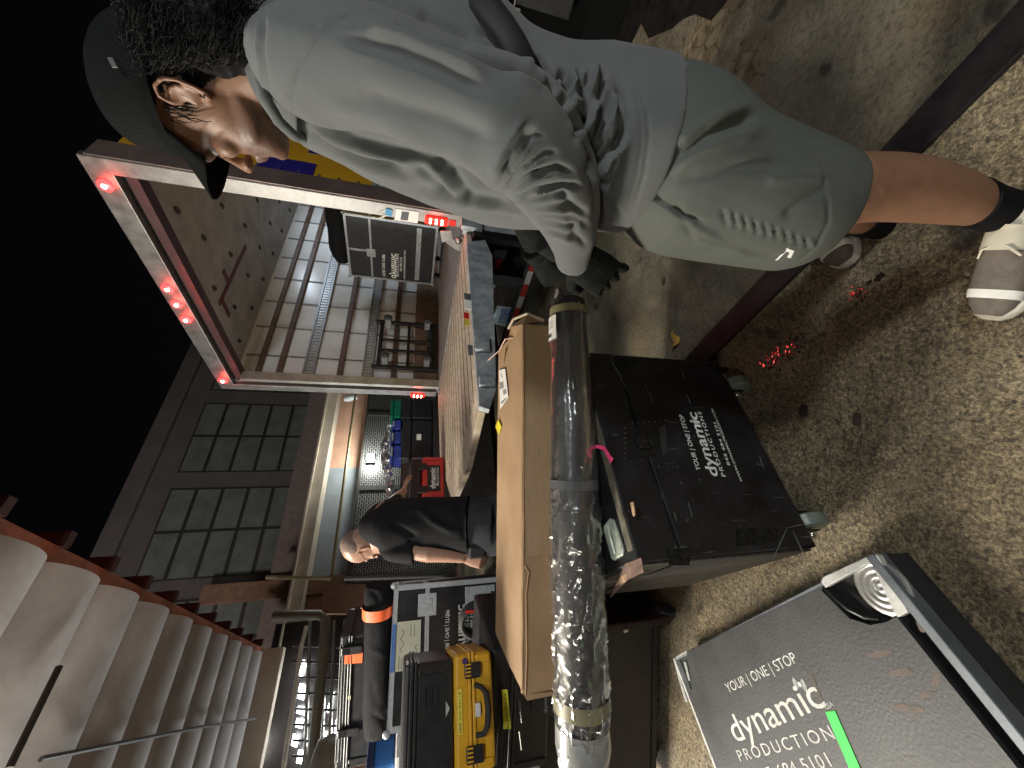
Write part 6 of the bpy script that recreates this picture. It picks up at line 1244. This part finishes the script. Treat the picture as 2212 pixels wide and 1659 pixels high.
# close cropped grey hair and full dark beard
hc = MB(); hc.ell(hq2(-.022, 0, .062), (.082, .0775, .0785), (f2, s2, u2), 14, 20)
hcm = hc.mesh('hair'); put('hair', hcm, mat('cropped_grey_hair', (.17, .115, .09), .8, var=.4, scale=150, bump=.5, bscale=400), M2, smooth=80)
bd = MB(); bd.ell(hq2(.098, .012, -.080), (.030, .044, .036), (f2, s2, u2), 12, 16); bd.ell(hq2(.104, .008, -.118), (.030, .034, .040), (f2, s2, u2), 12, 16); bd.ell(hq2(.070, 0, -.090), (.048, .050, .042), (f2, s2, u2), 12, 16); bd.ell(hq2(.084, 0, -.128), (.034, .036, .045), (f2, s2, u2), 12, 16); bd.ell(hq2(.03, .0, -.068), (.055, .067, .038), (f2, s2, u2), 12, 16); bd.ell(hq2(.103, 0, -.036), (.011, .026, .007), (f2, s2, u2), 8, 10)
bme = remesh(bd, .005, 3); co = get_co(bme); no = get_no(bme); co += no * np.array([[.005 * noise.noise(Vector(tuple(c * 70)))] for c in co]); set_co(bme, co)
put('beard', bme, mat('dark_brown_beard', (.028, .018, .014), .75, var=.5, scale=90, bump=.6, bscale=300), M2, smooth=80, fix=False)
PLO = cloth('black_polo_cloth', (.010, .010, .011), .8, var=.2); TRS = cloth('dark_grey_trousers', (.034, .036, .040), .85, var=.2)
p = MB()
p.silh([((796, 1108), (803, 1148), 2.293, .08), ((808, 1098), (816, 1162), 2.276, .14), ((835, 1082), (846, 1178), 2.258, .18), ((870, 1078), (870, 1208), 2.250, .17), ((920, 1076), (920, 1196), 2.241, .155), ((970, 1076), (970, 1190), 2.233, .15), ((1012, 1073), (1018, 1196), 2.233, .155)], ex=.9, seg=32)
p.silh([((842, 1150), (846, 1188), 2.198, .06), ((850, 1165), (846, 1210), 2.146, .07), ((886, 1166), (884, 1216), 2.129, .066), ((896, 1164), (894, 1218), 2.129, .066)], ex=1.0)
p.silh([((800, 1100), (812, 1150), 2.30, .07), ((818, 1086), (832, 1125), 2.38, .068), ((838, 1078), (858, 1104), 2.46, .06), ((846, 1074), (864, 1090), 2.54, .055)], ex=1.0)
pm = remesh(p, .007, 4); S = []
st(7, -.012, (840, 1130), (880, 1150), (900, 1162)); st(7, .010, (900, 1100), (940, 1130), (980, 1150)); st(7, -.010, (920, 1095), (960, 1125), (1000, 1140)); st(6, -.010, (880, 1165), (895, 1178), (900, 1200)); st(8, -.01, (985, 1090), (1000, 1130), (1005, 1170)); st(6, .01, (850, 1100), (880, 1105), (920, 1100))
folds(pm, S); po2 = put('polo_shirt', pm, PLO, M2, smooth=80, fix=False)
put('collar', MB().tube([hq2(.02, .07, -.125), hq2(-.06, .085, -.115), hq2(-.12, .03, -.095), hq2(-.12, -.03, -.095), hq2(-.05, -.085, -.11), hq2(.03, -.07, -.13)], .013, 8), PLO, po2, smooth=70)
t_ = MB()
t_.silh([((1000, 1080), (1003, 1188), 2.241, .135), ((1030, 1079), (1030, 1196), 2.241, .14), ((1065, 1078), (1065, 1198), 2.241, .14)], ex=.9, seg=30)
t_.tube([P(1050, 1115, 2.276), Vector((-.72, 2.20, .75)), Vector((-.71, 2.18, .4)), Vector((-.71, 2.16, .08))], [.105, .10, .085, .08], 18)
t_.tube([P(1050, 1162, 2.215), Vector((-.86, 2.12, .75)), Vector((-.88, 2.10, .4)), Vector((-.90, 2.08, .08))], [.105, .10, .085, .08], 18)
tm_ = remesh(t_, .009, 4); tr_ = put('trousers', tm_, TRS, M2, smooth=80, fix=False)
put('hip_pouch', MB().box(P(1030, 1190, 2.129), (.07, .05, .10)), mat('dark_pouch', (.015, .014, .016), .6), tr_, bevel=.012)
for x, y in ((-.71, 2.14), (-.90, 2.06)):
    put('boot', MB().rings([(Vector((x + .08, y - .01, .06)), Vector((0, .045, 0)), Vector((0, 0, .058)), .8), (Vector((x, y, .07)), Vector((0, .05, 0)), Vector((0, 0, .066)), .8), (Vector((x - .10, y + .03, .045)), Vector((0, .052, 0)), Vector((0, 0, .043)), .8), (Vector((x - .19, y + .06, .035)), Vector((0, .035, 0)), Vector((0, 0, .03)), .8)], 18), RUB, M2, smooth=60)
